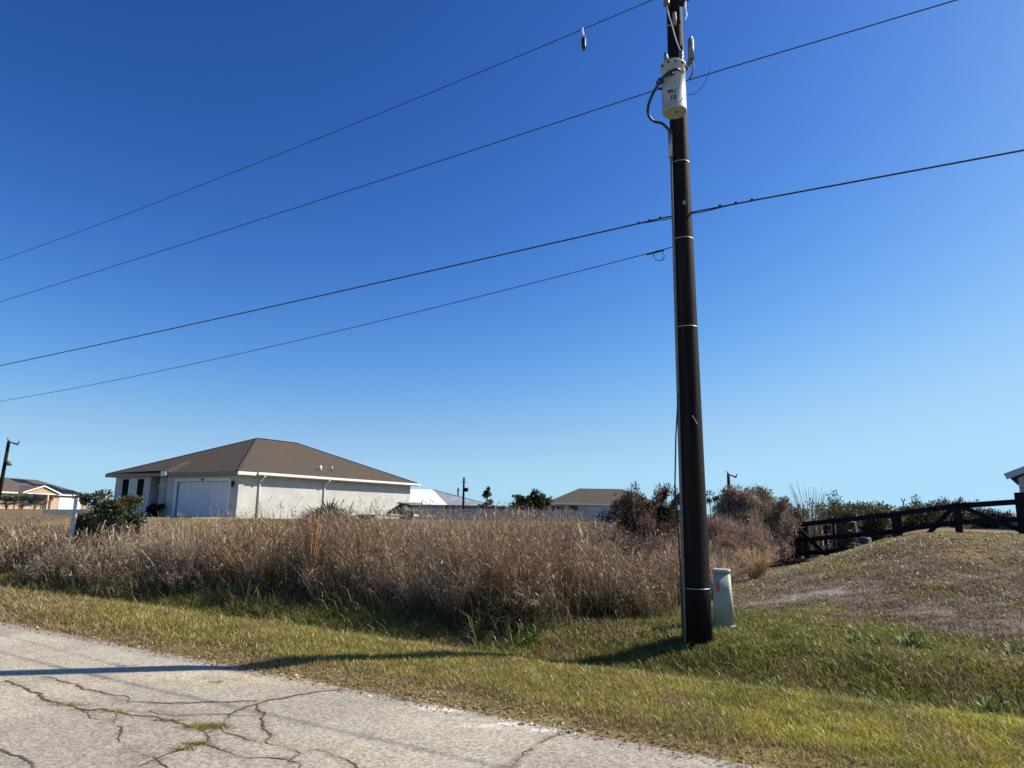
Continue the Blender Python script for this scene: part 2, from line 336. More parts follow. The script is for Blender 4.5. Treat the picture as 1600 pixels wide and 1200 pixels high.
def crackgrass():
    S_=Strips()
    for (px,py,sx,sy,k) in [(325,1137,.13,.035,700),(308,1164,.08,.02,200),(285,1172,.08,.02,120),(108,1103,.12,.015,140),(180,1113,.10,.01,80),(340,1067,.04,.02,60),(265,1127,.1,.012,120)]:
        c0=g(px,py); x=c0[0]+rng.normal(0,sx,k)*.7; y=c0[1]+rng.normal(0,sy,k)-.25*(x-c0[0])*0; z=0*x
        h=rng.uniform(.01,.04,k); a=rng.uniform(0,6.28,k); L=h*rng.uniform(.8,2,k)
        P0=np.stack([x,y,z-.005],1);d=np.stack([np.cos(a)*L,np.sin(a)*L*.6,0*h],1);up_=np.stack([0*h,0*h,h],1)
        c=cvar(pick([YG,OLIVE,STRAW*.8],k),k)
        S_.add(np.stack([P0,P0+d*.4+up_*.7,P0+d+up_],1),np.stack([h*0+.005,h*0+.004,h*0+.001],1),sides(k),c)
    return tag(S_.build('crack_grass',M_blade),'tufts of grass growing out of the cracks in the asphalt','grass',kind='stuff')
crackgrass()
def debris():
    # crushed shell and dead leaf litter along the road edge
    k=9000; u=rng.uniform(-14,3.4,k); v=VE+rng.normal(-.02,.15,k)+.12*(fbm(u,u*0,.9,5)-.5); x=u*.857+v*.515;y=-u*.515+v*.857
    z=np.maximum(terr(x,y),-.012)+.008; s=np.clip(rng.gamma(3,.0024,k),.002,.013); a=rng.uniform(0,3.14,k)
    t=rng.normal(0,.5,(k,2)); S_=Strips()
    P0=np.stack([x,y,z],1); d=np.stack([np.cos(a)*s*1.5,np.sin(a)*s*1.5,t[:,0]*s],1)
    sdv=np.stack([-np.sin(a),np.cos(a),t[:,1]],1)
    S_.add(np.stack([P0-d,P0,P0+d],1),np.stack([s*.5,s*1.3,s*.4],1),sdv,cvar(pick([(.5,.44,.35),(.28,.18,.1),(.36,.26,.15),(.18,.11,.06)],k,[.2,.35,.3,.15]),k))
    tag(S_.build('leaf_litter',M_dry),'dead leaves and crushed shell strewn along the asphalt edge','leaf litter',kind='stuff')
debris()

# ---------------- broadleaf weeds in the swale ----------------
def rosette(px,py,r,n,label,col=(.13,.165,.05)):
    for it in range(3):
        z=0 if it==0 else T(c0[0],c0[1]); c0=g(px,py,z)
    o=empty('broadleaf_weed',(c0[0],c0[1],T(*c0)),0,label,'weed','broadleaf weeds in the swale')
    S_=Strips(); n=int(n*1.6); a=rng.uniform(0,6.28,n);L=rng.uniform(.3,1,n)*r*.85;hh=rng.uniform(.15,.8,n)*r
    t=np.array([0,.35,.7,1]); P=np.zeros((n,4,3)); 
    for k in range(4):
        P[:,k,0]=np.cos(a)*L*t[k];P[:,k,1]=np.sin(a)*L*t[k];P[:,k,2]=hh*np.sin(t[k]*2.2)
    W=np.stack([L*.05,L*.14,L*.11,L*.015],1); sv=np.stack([-np.sin(a),np.cos(a),rng.normal(0,.25,n)],1)
    P[:,:,:2]+=rng.normal(0,.3*r,(n,1,2))*np.array([1,.7]); S_.add(P,W,sv,cvar(col,n,.3,.1)); S_.build('leaves',M_leaf,o); 
    mb=MB(); mb.tube([(0,0,-.03),(0,0,.03*r/.1)],[.008,.004],5); mb.build('stem',M_bark,o)
rosette(1218,1055,.17,16,'broadleaf weed with long pale leaves in the swale nearest the pole')
rosette(1340,1030,.16,18,'low broadleaf weed highest on the swale slope right of the pole')
rosette(1372,1050,.13,18,'small leafy weed between two larger ones in the swale')
rosette(1432,1052,.22,26,'wide pale leafed weed clump in the middle of the swale at right')
rosette(1350,1078,.15,20,'weed clump at the foot of the swale slope above the mown strip')
rosette(1555,1108,.2,24,'broadleaf weed low in the ditch near the right edge of the photo')
rosette(1588,1030,.2,22,'leafy weed on the slope at the right edge of the photo')
rosette(832,1003,.22,26,'bright green broad leafed weed against the dry grass front',(.1,.2,.04))

# ---------------- tall dry weeds ----------------
def front_v(u):   # where the standing weeds begin
    return 8.12+1.0*(fbm(u,u*0+3,1.6,71)-.5)+1.3*sm((u+4.9)/1.2)-.5*sm((-u-11)/4)
def height_at(x,y):
    u=.857*x-.515*y; v=.515*x+.857*y
    h=.80+.44*sm((u+17)/8)-.08*sm((-u-16)/6); h=h+.5*(fbm(x,y,1.5,81)-.5)+.25*(vnoise(x,y,.6,82)-.5)
    h=h*(.55+.45*sm((v-front_v(u))/.9)); h*=1-.36*sm((u+6.0+.42*(v-11))/1.8); h=h-.1*sm((v-24)/8)
    return np.clip(h,.25,2)
def inlot(x,y):
    u=.857*x-.515*y; v=.515*x+.857*y
    rgt=-3.45-.10*np.maximum(v-11,0); back=np.where(u<-13.,14.5+1.5*vnoise(x,y,2,5),40)
    return (v>front_v(u))&(u<rgt)&(v<back)
PAL=[(.32,.22,.13),(.42,.30,.17),(.20,.12,.075),(.58,.46,.30),(.16,.11,.08),(.33,.27,.20)]
def weeds():
    S_=Strips(); PAL_=np.array(PAL)*np.array([.70,.655,.60])
    N=76000
    th=rng.uniform(-.78,.45,N); q=rng.uniform(0,1,N); y=8.3*(42/8.3)**(q**1.05); x=y*th
    # plants stand in clumps: pull each towards the centre of its cell and lean it outwards
    cell=.55; cxn=(np.floor(x/cell)+.5)*cell+cell*.8*(vnoise(np.floor(x/cell)*7.1,np.floor(y/cell)*3.3,1,201)-.5); cyn=(np.floor(y/cell)+.5)*cell+cell*.8*(vnoise(np.floor(x/cell)*5.3,np.floor(y/cell)*8.7,1,202)-.5)
    ox=x-cxn;oy=y-cyn; x=cxn+ox*.62;y=cyn+oy*.62; ok=inlot(x,y)
    gap=fbm(x,y,1.3,84); ok&=rng.uniform(0,1,N)<np.clip((gap-.34)/.18,.04,1)
    x=x[ok];y=y[ok];ox=ox[ok];oy=oy[ok]; K=len(x); z=terr(x,y); dist=np.hypot(x,y)
    tall=vnoise(cxn[ok]*9,cyn[ok]*9,1,203)
    H=(.62+.68*tall)*height_at(x,y)*rng.uniform(.6,1.12,K)*(1+.16*(rng.uniform(0,1,K)>.96))
    wf=1.28*np.clip(dist/13,.8,2.6); patch=fbm(x,y,2.3,83)
    hue=vnoise(cxn[ok]*5,cyn[ok]*5,1,205)[:,None]; c=(.6+.8*hue)*cvar(mix(pick(PAL_,K,[.28,.25,.17,.1,.1,.1]),np.array([.33,.255,.18]),.75*sm((patch-.5)/.12)),K,.2,.06)
    a=rng.uniform(0,6.28,K); lean=H*rng.uniform(.03,.3,K); lx=np.cos(a)*lean-.04+ox*1.5*H; ly=np.sin(a)*lean+oy*1.5*H
    def along(t): return np.stack([x+lx*t**1.6,y+ly*t**1.6,z+H*t],1)
    t5=[0,.3,.6,.85,1]; P=np.stack([along(t) for t in t5],1)
    w0=.0062*wf; W=np.stack([w0*1.2,w0,w0*.9,w0*.6,w0*.3],1)
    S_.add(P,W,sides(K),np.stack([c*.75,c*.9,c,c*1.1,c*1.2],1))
    # side branches
    for b in range(9):
        t=rng.uniform(.12,.95,K); B0=along(t); a2=rng.uniform(0,6.28,K); L=rng.uniform(.10,.34,K)*(1.15-.5*t)*np.clip(H,.5,1.3)
        e=rng.uniform(.2,1.1,K); d=np.stack([np.cos(a2)*L*np.cos(e),np.sin(a2)*L*np.cos(e),L*np.sin(e)],1)
        B1=B0+d*.55+np.stack([0*L,0*L,-.02*L],1); B2=B0+d+np.stack([0*L,0*L,L*rng.uniform(-.35,.2,K)],1)
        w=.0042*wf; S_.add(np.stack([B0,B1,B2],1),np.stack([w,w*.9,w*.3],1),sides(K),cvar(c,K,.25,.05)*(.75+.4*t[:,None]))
        # fuzzy seed/leaf scraps at branch
        if b<7:
            s=rng.uniform(.010,.026,K)*wf**.5; q2=rng.normal(0,1,(K,3))*s[:,None]
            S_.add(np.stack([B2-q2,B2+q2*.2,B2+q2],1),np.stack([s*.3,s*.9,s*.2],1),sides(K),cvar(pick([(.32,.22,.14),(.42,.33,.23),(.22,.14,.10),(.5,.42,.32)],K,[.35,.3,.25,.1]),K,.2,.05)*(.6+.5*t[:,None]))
    # long pale bent stalks that cross the rest
    k3=650; j=rng.integers(0,K,k3); a=rng.uniform(0,6.28,k3); L3=rng.uniform(.5,1.3,k3); e3=rng.uniform(.15,1.2,k3); P0=np.stack([x[j],y[j],z[j]+rng.uniform(.05,.6,k3)*H[j]],1)
    d3=np.stack([np.cos(a)*np.cos(e3),np.sin(a)*np.cos(e3),np.sin(e3)],1)*L3[:,None]*.8; d3[:,2]=np.minimum(d3[:,2],1.12*H[j]-(P0[:,2]-z[j])); sg=np.array([0,0,1.])*(L3*.08)[:,None]
    S_.add(np.stack([P0,P0+d3*.35+sg,P0+d3*.7+sg,P0+d3],1),np.stack([.009*wf[j]]*3+[.003*wf[j]],1),sides(k3),cvar(pick([(.62,.5,.37),(.5,.36,.24),(.55,.5,.42)],k3),k3,.15,.04))
    # standing stalks with fluffy pale seed heads
    k4=260; j=rng.integers(0,K,k4); h4=height_at(x[j],y[j])*rng.uniform(.9,1.14,k4); a=rng.uniform(0,6.28,k4); ln=h4*rng.uniform(.05,.25,k4); Lh=rng.uniform(.1,.24,k4)
    P0=np.stack([x[j],y[j],z[j]],1); P1=np.stack([x[j]+np.cos(a)*ln,y[j]+np.sin(a)*ln,z[j]+h4],1); dr=np.stack([np.cos(a)*.35,np.sin(a)*.35,0*a+.9],1)*Lh[:,None]
    c4=cvar(pick([(.46,.36,.24),(.38,.27,.16),(.5,.42,.31)],k4),k4,.12,.04); S_.add(np.stack([P0,(P0+P1)/2,P1],1),np.stack([.006*wf[j]]*3,1),sides(k4),c4*.8)
    for _ in range(3): S_.add(np.stack([P1,P1+dr*.4,P1+dr],1)+rng.normal(0,.01,(k4,1,3)),np.stack([.008*wf[j],.017*wf[j]**.6,.004*wf[j]],1),sides(k4),c4)
    # low olive leaves and dead thatch near the ground
    K2=70000; j=rng.integers(0,K,K2); x2=x[j]+rng.normal(0,.15,K2);y2=y[j]+rng.normal(0,.15,K2); z2=terr(x2,y2)
    h2=rng.uniform(.1,.55,K2)*np.clip(height_at(x2,y2),.3,1.2); a=rng.uniform(0,6.28,K2); L=h2*rng.uniform(.2,.9,K2)
    P0=np.stack([x2,y2,z2],1); d=np.stack([np.cos(a)*L,np.sin(a)*L,0*L],1); u_=np.stack([0*L,0*L,h2],1)
    gm=fbm(x2,y2,1.4,88); cc=np.where((gm>.52)[:,None],pick([(.06,.075,.022),(.10,.10,.035)],K2),pick([(.16,.11,.07),(.11,.075,.05),(.24,.17,.10)],K2))
    S_.add(np.stack([P0,P0+d*.4+u_*.75,P0+d+u_],1),np.stack([.009*wf[j],.008*wf[j],.002*wf[j]],1),sides(K2),cvar(cc,K2,.25,.07))
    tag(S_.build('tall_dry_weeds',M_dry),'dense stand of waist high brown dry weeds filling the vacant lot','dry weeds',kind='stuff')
weeds()
def skirt():
    """green leafy growth along the foot of the dry weeds"""
    S_=Strips(); K=8000; u=rng.uniform(-17,-3.7,K); v=front_v(u)+rng.normal(-.05,.22,K); x=u*.857+v*.515;y=-u*.515+v*.857
    m_=fbm(x,y,1.1,91); ok=m_>.5; x=x[ok];y=y[ok];K=len(x);z=terr(x,y)
    h=rng.gamma(4,.032,K)*(1+.8*(m_[ok]>.62)); a=rng.uniform(0,6.28,K);L=h*rng.uniform(.3,1.2,K)
    P0=np.stack([x,y,z],1);d=np.stack([np.cos(a)*L,np.sin(a)*L,0*L],1);u_=np.stack([0*L,0*L,h],1)
    S_.add(np.stack([P0,P0+d*.4+u_*.8,P0+d+u_],1),np.stack([h*0+.010,h*0+.011,h*0+.002],1),sides(K),cvar(pick([(.09,.12,.025),(.20,.15,.08),(.20,.18,.05),(.28,.2,.12)],K),K))
    tag(S_.build('weed_undergrowth',M_blade),'green undergrowth along the foot of the dry weeds','undergrowth',kind='stuff')
skirt()
def plume(x,y,h,r,n,label,col,name='dry_grass_clump',cat='dry grass',grp=None,flop=.25,seed=True,wd=.012):
    z=T(x,y); o=empty(name,(x,y,z),0,label,cat,grp); S_=Strips()
    a=rng.uniform(0,6.28,n); H=h*rng.uniform(.55,1,n); b=rng.uniform(0,1,n)**.5*r*.5; L=rng.uniform(0,1,n)*r+H*rng.uniform(0,flop,n)
    bx=np.cos(a)*b;by=np.sin(a)*b
    P=np.stack([np.stack([bx+np.cos(a)*L*t**2,by+np.sin(a)*L*t**2,H*(t-.12*t**3*(L/h))],1) for t in (0,.35,.7,1)],1)
    c=cvar(col,n,.2,.05); S_.add(P,np.stack([c[:,0]*0+wd,c[:,0]*0+wd,c[:,0]*0+wd,c[:,0]*0+wd*.3],1),sides(n),c)
    if seed:
        F=S_; k=n*8; j=rng.integers(0,n,k); t=rng.uniform(.62,1,k)
        Q=P[j,2]*(1-(t-.62)/.38)[:,None]+P[j,3]*((t-.62)/.38)[:,None]; s=rng.uniform(.02,.045,k); dq=rng.normal(0,1,(k,3))*s[:,None]*.6; dq[:,2]=np.abs(dq[:,2])+s*.5
        F.add(np.stack([Q,Q+dq*.6,Q+dq],1),np.stack([s*.15,s*.25,s*.05],1),sides(k),cvar(np.clip(np.array(col)*1.15,0,1),k,.2,.05))
    S_.build('stalks',M_dry,o)
    return o
def px_at(px,py,Y): 
    d=fwd+rt*((px-800)/1080)+up*((600-py)/1080); return d.x*Y/d.y, 1.6+d.z*Y/d.y
def plume_px(px,ytop,Y,*a,**k):
    x,zt=px_at(px,ytop,Y); return plume(x,Y,zt-T(x,Y),*a,**k)
plume_px(491,794,12.2,.11,120,'tall rust orange clump of dead grass standing out of the weeds before the palmetto',(.46,.28,.15),flop=.04)
plume_px(357,789,15.0,.14,40,'tall pale tan seed plume in front of the garage wall corner',(.5,.38,.25),flop=.1)
plume_px(340,802,15.5,.05,12,'small cream seed plume before the garage door',(.58,.5,.38),flop=.08)
plume_px(291,794,16.5,.08,16,'thin cream seed plume rising in front of the left part of the garage door',(.55,.46,.32),flop=.1)
plume_px(842,868,11.2,.07,26,'tan drooping grass plume near the middle of the weed front',(.55,.36,.2),flop=.2)
plume_px(885,790,12.5,.05,26,'mauve brown seed stalk reaching up to the far house with the small gable',(.33,.2,.17),flop=.04)
plume_px(853,808,12.5,.10,14,'pale bent seed stalk left of the mauve one',(.5,.37,.25),flop=.2)
plume_px(912,816,13.5,.06,14,'whitish seed plume right of the mauve stalk',(.66,.58,.47),flop=.15)
plume_px(1180,850,15.0,.30,200,'straw coloured grass tuft at the edge of the green strip by the thicket',(.5,.36,.22),flop=.5)
plume_px(1120,862,12.3,.35,160,'pale straw grass tuft behind the green pedestal',(.46,.33,.22),flop=.5)

# ---------------- shrubs and trees ----------------
def plant(name,label,cat,x,y,w,h,pal,n,leaf=.05,stems=9,fol0=.15,grp=None,shape='round',twig=0,pad=1.0,clump=.16,zb=None,narrow=1,twigcol=(.2,.15,.12),trunk_r=.03,tip=0):
    z=T(x,y) if zb is None else zb
    o=empty(name,(x,y,z),0,label,cat,grp)
    mb=MB(); cl=[]
    for s in range(stems):
        a=2*math.pi*(s+random.random()*.8)/stems; rr=random.uniform(.15,1)**.6*w/2
        if shape=='cone': tp=Vector((math.cos(a)*rr*.15,math.sin(a)*rr*.15,h*random.uniform(.85,1)))
        else:
            f=rr/(w/2); tp=Vector((math.cos(a)*rr,math.sin(a)*rr,h*(math.sqrt(max(0,1-f*f*.75)))*(random.uniform(.72,1.05) if not tip else random.uniform(.6,1.1))))
        p=[Vector((random.uniform(-.05,.05)*w,random.uniform(-.05,.05)*w,-.05))]
        for k in range(1,6):
            t=k/5; p.append(Vector((tp.x*t**1.2+random.uniform(-.05,.05)*w*t,tp.y*t**1.2+random.uniform(-.05,.05)*w*t,tp.z*t)))
        mb.tube(p,[trunk_r*(1-.8*k/5) for k in range(6)],6)
        for k in range(5 if shape!='cone' else 14):
            t=random.uniform(fol0,1); i=min(4,int(t*5)); q=p[i].lerp(p[i+1],t*5-i)
            if shape=='cone': ln=w*.55*(1.08-t)
            else: ln=w*.28*random.uniform(.4,1)
            d=Vector((random.gauss(0,1),random.gauss(0,1),random.gauss(.35,.5))).normalized()*ln; e=q+d
            if e.z<.05: e.z=.05
            mb.tube([q,q.lerp(e,.55)+Vector((0,0,.02*w)),e],[trunk_r*.35,trunk_r*.25,trunk_r*.08],4,False)
            cl.append((e,1)); cl.append((q.lerp(e,.6),.7))
        cl.append((p[-1],1))
    mb.build('branches',M_bark,o)
    C=np.array([list(c[0]) for c in cl]); j=rng.integers(0,len(C),n)
    g3=rng.normal(0,1,(n,3)); g3/=np.linalg.norm(g3,axis=1)[:,None]+1e-6; g3*=rng.uniform(0,1,(n,1))**.5
    cs=clump*w*(.7+.6*rng.uniform(0,1,len(C)))[j]
    P0=C[j]+g3*cs[:,None]*np.array([.75,.75,1.5] if tip else [1,1,.8]); P0[:,2]=np.maximum(P0[:,2],.02)
    d=g3+rng.normal(0,.5,(n,3))+np.array([0,0,.35+tip]); d/=np.linalg.norm(d,axis=1)[:,None]+1e-6; L=leaf*rng.uniform(.6,1.3,n)
    sv=np.cross(d,rng.normal(0,1,(n,3))); sv/=np.linalg.norm(sv,axis=1)[:,None]+1e-6
    cc=cvar(pick(pal,len(C))[j],n,.3,.08)
    F=Strips(); F.add(np.stack([P0,P0+d*L[:,None]*.5,P0+d*L[:,None]],1),np.stack([L*.15,L*.5*narrow,L*.08],1),sv,cc)
    if twig:
        Tw=F; j=rng.integers(0,len(C),twig); P0=C[j]+rng.normal(0,.06,(twig,3))*w; d=rng.normal(0,.45,(twig,3))+np.array([0,0,1.]); L=rng.uniform(.15,.5,twig)*h*.35
        d/=np.linalg.norm(d,axis=1)[:,None]; P0[:,2]=np.maximum(P0[:,2]-L*.6,0)
        c=cvar(twigcol,twig,.25,.06); Tw.add(np.stack([P0,P0+d*L[:,None]*.5+rng.normal(0,.02,(twig,3)),P0+d*L[:,None]],1),np.stack([c[:,0]*0+.012*pad,c[:,0]*0+.008*pad,c[:,0]*0+.003*pad],1),sides(twig),c)
    F.build('foliage',M_leaf,o)
    return o
def pxp(px,Y): return px_at(px,800,Y)[0]
GR=[(.055,.065,.03),(.085,.09,.04),(.035,.04,.02),(.11,.10,.06)]
def plant_px(name,label,cat,px0,px1,ytop,Y,*a,**k):
    x0,_=px_at(px0,ytop,Y);x1,zt=px_at(px1,ytop,Y); x=(x0+x1)/2; zb=T(x,Y); return plant(name,label,cat,x,Y,(x1-x0),zt-zb,*a,**k)
plant_px('shrub','leafy green shrub in the weeds hiding the left corner of the garage house','shrub',128,176,758,17.2,GR,15000,leaf=.075,stems=12,clump=.2,twig=300)
plant_px('shrub','wide lower green shrub right of the taller one before the shuttered window','shrub',158,218,776,16.6,GR+[(.11,.13,.045)],17000,leaf=.075,stems=15,clump=.2,twig=500)
plant_px('cedar_shrub','dark reddish brown cedar with ragged tips left of the utility pole','cedar',952,1062,760,17.5,[(.10,.05,.028),(.055,.05,.022),(.13,.07,.04),(.045,.04,.02)],26000,leaf=.075,stems=22,clump=.08,twig=900,tip=.4,twigcol=(.16,.10,.09),narrow=.55,trunk_r=.04)
plant_px('cedar_shrub','tall dark spire of cedar just left of the pole','cedar',1018,1064,740,17.8,[(.07,.045,.022),(.045,.045,.02)],11000,leaf=.07,stems=7,clump=.15,shape='round',tip=.5,narrow=.55)
plant_px('cedar_shrub','small dark green cedar branch clump showing right behind the pole','cedar',1096,1128,762,18.5,[(.035,.05,.015),(.05,.06,.02)],3000,leaf=.07,stems=6,clump=.15,narrow=.6)
plant_px('brush_shrub','reddish twiggy low brush between the weeds and the cedar','shrub',945,1060,815,16.2,[(.16,.09,.07),(.22,.15,.11)],5000,leaf=.04,stems=14,clump=.14,twig=3800,twigcol=(.2,.12,.10))
TH=[(.13,.13,.055),(.22,.16,.10),(.09,.10,.04),(.28,.21,.14),(.24,.17,.12)]
plant_px('thicket_shrub','tangled brown thicket with green tops right behind the pole','shrub',1112,1190,762,20,TH,17000,leaf=.075,stems=18,clump=.13,twig=11000,twigcol=(.34,.25,.19))
plant_px('thicket_shrub','tangled brown and green thicket beside the black gate','shrub',1158,1232,760,21.5,TH,19000,leaf=.08,stems=20,clump=.13,twig=13000,twigcol=(.34,.25,.2))
plant_px('thicket_shrub','red brown twiggy scrub filling the space right of the pole below the thicket tops','shrub',1085,1160,800,18,[(.20,.12,.08),(.28,.19,.13)],6000,leaf=.045,stems=20,clump=.14,twig=9000,twigcol=(.34,.24,.19))
plant_px('thicket_shrub','low mauve brown scrub in front of the thicket','shrub',1118,1208,820,18.6,[(.2,.12,.09),(.26,.19,.13)],6000,leaf=.04,stems=20,clump=.13,twig=7500,twigcol=(.36,.25,.2))
plant_px('thicket_shrub','rounded dull green bush filling the gap behind the gate corner','shrub',1205,1262,785,25,[(.04,.055,.02),(.06,.07,.03)],6500,leaf=.1,stems=10,clump=.14)
plume_px(1262,742,24,.42,60,'tall wispy cluster of bare pale reeds beyond the gate corner',(.24,.18,.135),name='reed_cluster',cat='reeds',flop=.13,seed=False,wd=.024)
HG=[(.09,.105,.04),(.13,.14,.06),(.06,.07,.03),(.17,.16,.08)]
for a_ in [('rounded green bush above the gate left of centre',1278,1345,776,31),('spreading green bush behind the middle of the gate',1320,1402,783,32),('low olive bush beside the thick gate post',1380,1440,796,33)]:
    plant_px('green_bush',a_[0],'bush',a_[1],a_[2],a_[3],a_[4],HG,10000,leaf=.11,stems=16,clump=.15,twig=400,grp=None)
for a_ in [('sparse brown bush behind the left brace of the fence',1415,1475,780,33),('ragged twiggy bush with bare tips behind the fence mid post',1455,1520,777,34),('low scrubby bush behind the right brace of the fence',1505,1575,803,35)]:
    plant_px('scrub_bush',a_[0],'bush',a_[1],a_[2],a_[3],a_[4],[(.10,.085,.05),(.06,.06,.03),(.14,.10,.07)],3600,leaf=.10,stems=16,clump=.11,twig=1500,twigcol=(.18,.14,.11),pad=1.5)
plant_px('young_pine','small sparse conifer standing alone right of the white metal roof','conifer',745,776,762,60,[(.035,.05,.022),(.05,.06,.03)],3200,leaf=.13,stems=2,clump=.06,shape='cone',narrow=.5,trunk_r=.07,fol0=.1)
plant_px('oak_tree','dark dense round tree left of the small gabled far house','tree',826,856,770,90,[(.03,.05,.015),(.05,.08,.025),(.02,.03,.01)],6500,leaf=.35,stems=9,clump=.15,trunk_r=.12)
plant_px('oak_tree','greyer dense tree touching the darker one on its left','tree',806,836,777,94,[(.04,.055,.025),(.06,.075,.035)],5200,leaf=.35,stems=8,clump=.16,trunk_r=.12)
plant_px('small_tree','thin pale sapling left of the two dense trees','tree',793,808,783,85,[(.07,.085,.05)],700,leaf=.25,stems=4,clump=.14,trunk_r=.05)
plant_px('far_bush','tiny dark bush far off between the conifer and the dense trees','bush',776,792,790,110,[(.04,.055,.03)],1400,leaf=.3,stems=6,clump=.17,trunk_r=.08)
plant_px('dark_bush','dark bush beside the recessed front entry','bush',232,252,788,43.5,[(.02,.028,.012),(.035,.045,.02)],2400,leaf=.13,stems=8,clump=.16)
# palmetto and palms
def palm(name,label,cat,x,y,nfan,h,fr,nb,col,zb=None,trunk=.0):
    z=T(x,y) if zb is None else zb; o=empty(name,(x,y,z),0,label,cat)
    if trunk>0:
        mb=MB(); mb.tube([(0,0,-.1),(0.02,0,trunk*.5),(0,0,trunk)],[.12,.1,.11],8); mb.build('trunk',M_bark,o)
    S_=Strips();st=MB()
    for k in range(nfan):
        a=random.uniform(0,6.28); el=random.uniform(.25,1.45); ln=h*random.uniform(.55,.8)
        c=Vector((math.cos(a)*math.cos(el),math.sin(a)*math.cos(el),math.sin(el)))*ln+Vector((0,0,trunk)); st.tube([(0,0,max(.02,trunk-.05)),tuple(c)],[.014,.008],4,False)
        d0=(c-Vector((0,0,trunk))).normalized(); sv0=d0.cross(Vector((0,0,1))).normalized(); ang=np.linspace(-1.5,1.5,nb)+rng.normal(0,.05,nb)
        D=np.cos(ang)[:,None]*np.array(d0)+np.sin(ang)[:,None]*np.array(sv0); L=fr*rng.uniform(.8,1.1,nb)*(1-.25*np.abs(ang)/1.5)
        P0=np.repeat(np.array(c)[None],nb,0); nn=np.cross(D,np.repeat(np.array(d0.cross(sv0))[None],nb,0)); P1=P0+D*L[:,None]*.5; P2=P0+D*L[:,None]-np.array([0,0,.1])*L[:,None]
        S_.add(np.stack([P0,P1,P2],1),np.stack([L*.04,L*.09,L*.01],1),nn/np.linalg.norm(nn,axis=1)[:,None],cvar(col,nb,.22,.06))
    S_.build('fronds',M_leaf,o); st.build('frond_stems',M_bark,o); return o
x_,z_=px_at(515,775,24); palm('palmetto','spiky green palmetto clump against the sunlit side wall of the garage house','palmetto',x_,24,34,1.05,.75,15,(.075,.095,.05),zb=z_-1.5)
plant_px('brush_shrub','grey brown scrub around the foot of the palmetto','shrub',462,560,792,23,[(.17,.14,.10),(.11,.11,.06)],3000,leaf=.07,stems=14,clump=.13,twig=2500,twigcol=(.25,.2,.16))
for px,lab in ((12,'grey green fan palm at the left edge of the photo before the tan house'),(36,'tallest silvery fan palm before the porch of the tan house'),(56,'small fan palm nearest the tan house door')):
    x_,z_=px_at(px,779,92); palm('fan_palm',lab,'palm',x_,92,46,1.7,.9,12,(.10,.12,.09),zb=T(x_,92),trunk=.25)
# brush heap
def brush(x,y,label,n,r,hh,col,lx=1.5):
    o=empty('brush_pile',(x,y,T(x,y)),R(-31),label,'brush pile'); S_=Strips()
    P0=np.stack([rng.normal(0,r*lx,n),rng.normal(0,r*.4,n),rng.uniform(0,hh,n)],1); d=rng.normal(0,1,(n,3))*np.array([.35,.2,.07]); 
    S_.add(np.stack([P0-d,P0+rng.normal(0,.02,(n,3)),P0+d],1),np.full((n,3),.022),sides(n)+np.array([0,0,.8]),cvar(col,n,.3,.06)); S_.build('sticks',M_dry,o)
x_,_=px_at(1212,868,20.5); brush(x_,20.5,'dark heap of brush at the foot of the gate corner',500,.45,.22,(.04,.03,.025))

# ---------------- utility pole ----------------
M_pole=mat('creosote_wood',(.016,.014,.0135),.7,noise=3,bump=(25,.6,.008),col2=(.004,.004,.0045),spec=.12)
n=M_pole.node_tree.nodes;l=M_pole.node_tree.links
mp=n.new('ShaderNodeMapping'); mp.inputs['Scale'].default_value=(1,1,.05); l.new(n['Texture Coordinate'].outputs['Object'],mp.inputs[0])
for q in n:
    if q.type=='TEX_NOISE': q.inputs['Scale'].default_value=16 if q.inputs['Scale'].default_value<10 else 45; l.new(mp.outputs[0],q.inputs['Vector'])
M_galv=mat('galvanised_steel',(.42,.42,.42),.45,.7,noise=20)
M_tank=mat('transformer_grey_paint',(.36,.39,.37),.4,noise=5,col2=(.28,.31,.30))
M_blk=mat('black_rubber',(.012,.012,.014),.5); M_wire=mat('weathered_conductor',(.035,.04,.05),.6)
M_porc=mat('grey_polymer',(.16,.17,.17),.4); M_white=mat('white_porcelain',(.75,.75,.73),.35,noise=9)
M_con=mat('grey_conduit',(.17,.175,.17),.6,noise=12)
pb=Vector((2.265,8.65,T(2.265,8.65)-.04)); pz=pb.z
pole=empty('utility_pole',pb,0,'tall dark creosoted wooden utility pole with a grey transformer in the swale','utility pole')
def L(p): return (p[0]-pb.x,p[1]-pb.y,p[2]-pb.z)
ph=9.75; mb=MB(); k=14
mb.tube([(-.002*ph*(i/k)*4*0+.0-.055*(i/k),0,ph*i/k-.0) for i in range(k+1)],[.172-.075*(i/k) for i in range(k+1)],28); mb.build('shaft',M_pole,pole)
def prad(z): return .172-.075*(z-pz)/ph
def pcx(z): return pb.x-.055*(z-pz)/ph
for z in (6.281,5.189,3.988,.75):
    mb=MB(); r=prad(z)+.004; mb.tube([(pcx(z)-pb.x,0,z-pz-.005),(pcx(z)-pb.x,0,z-pz+.005)],[r,r],28); mb.build('steel_band',M_galv,pole)
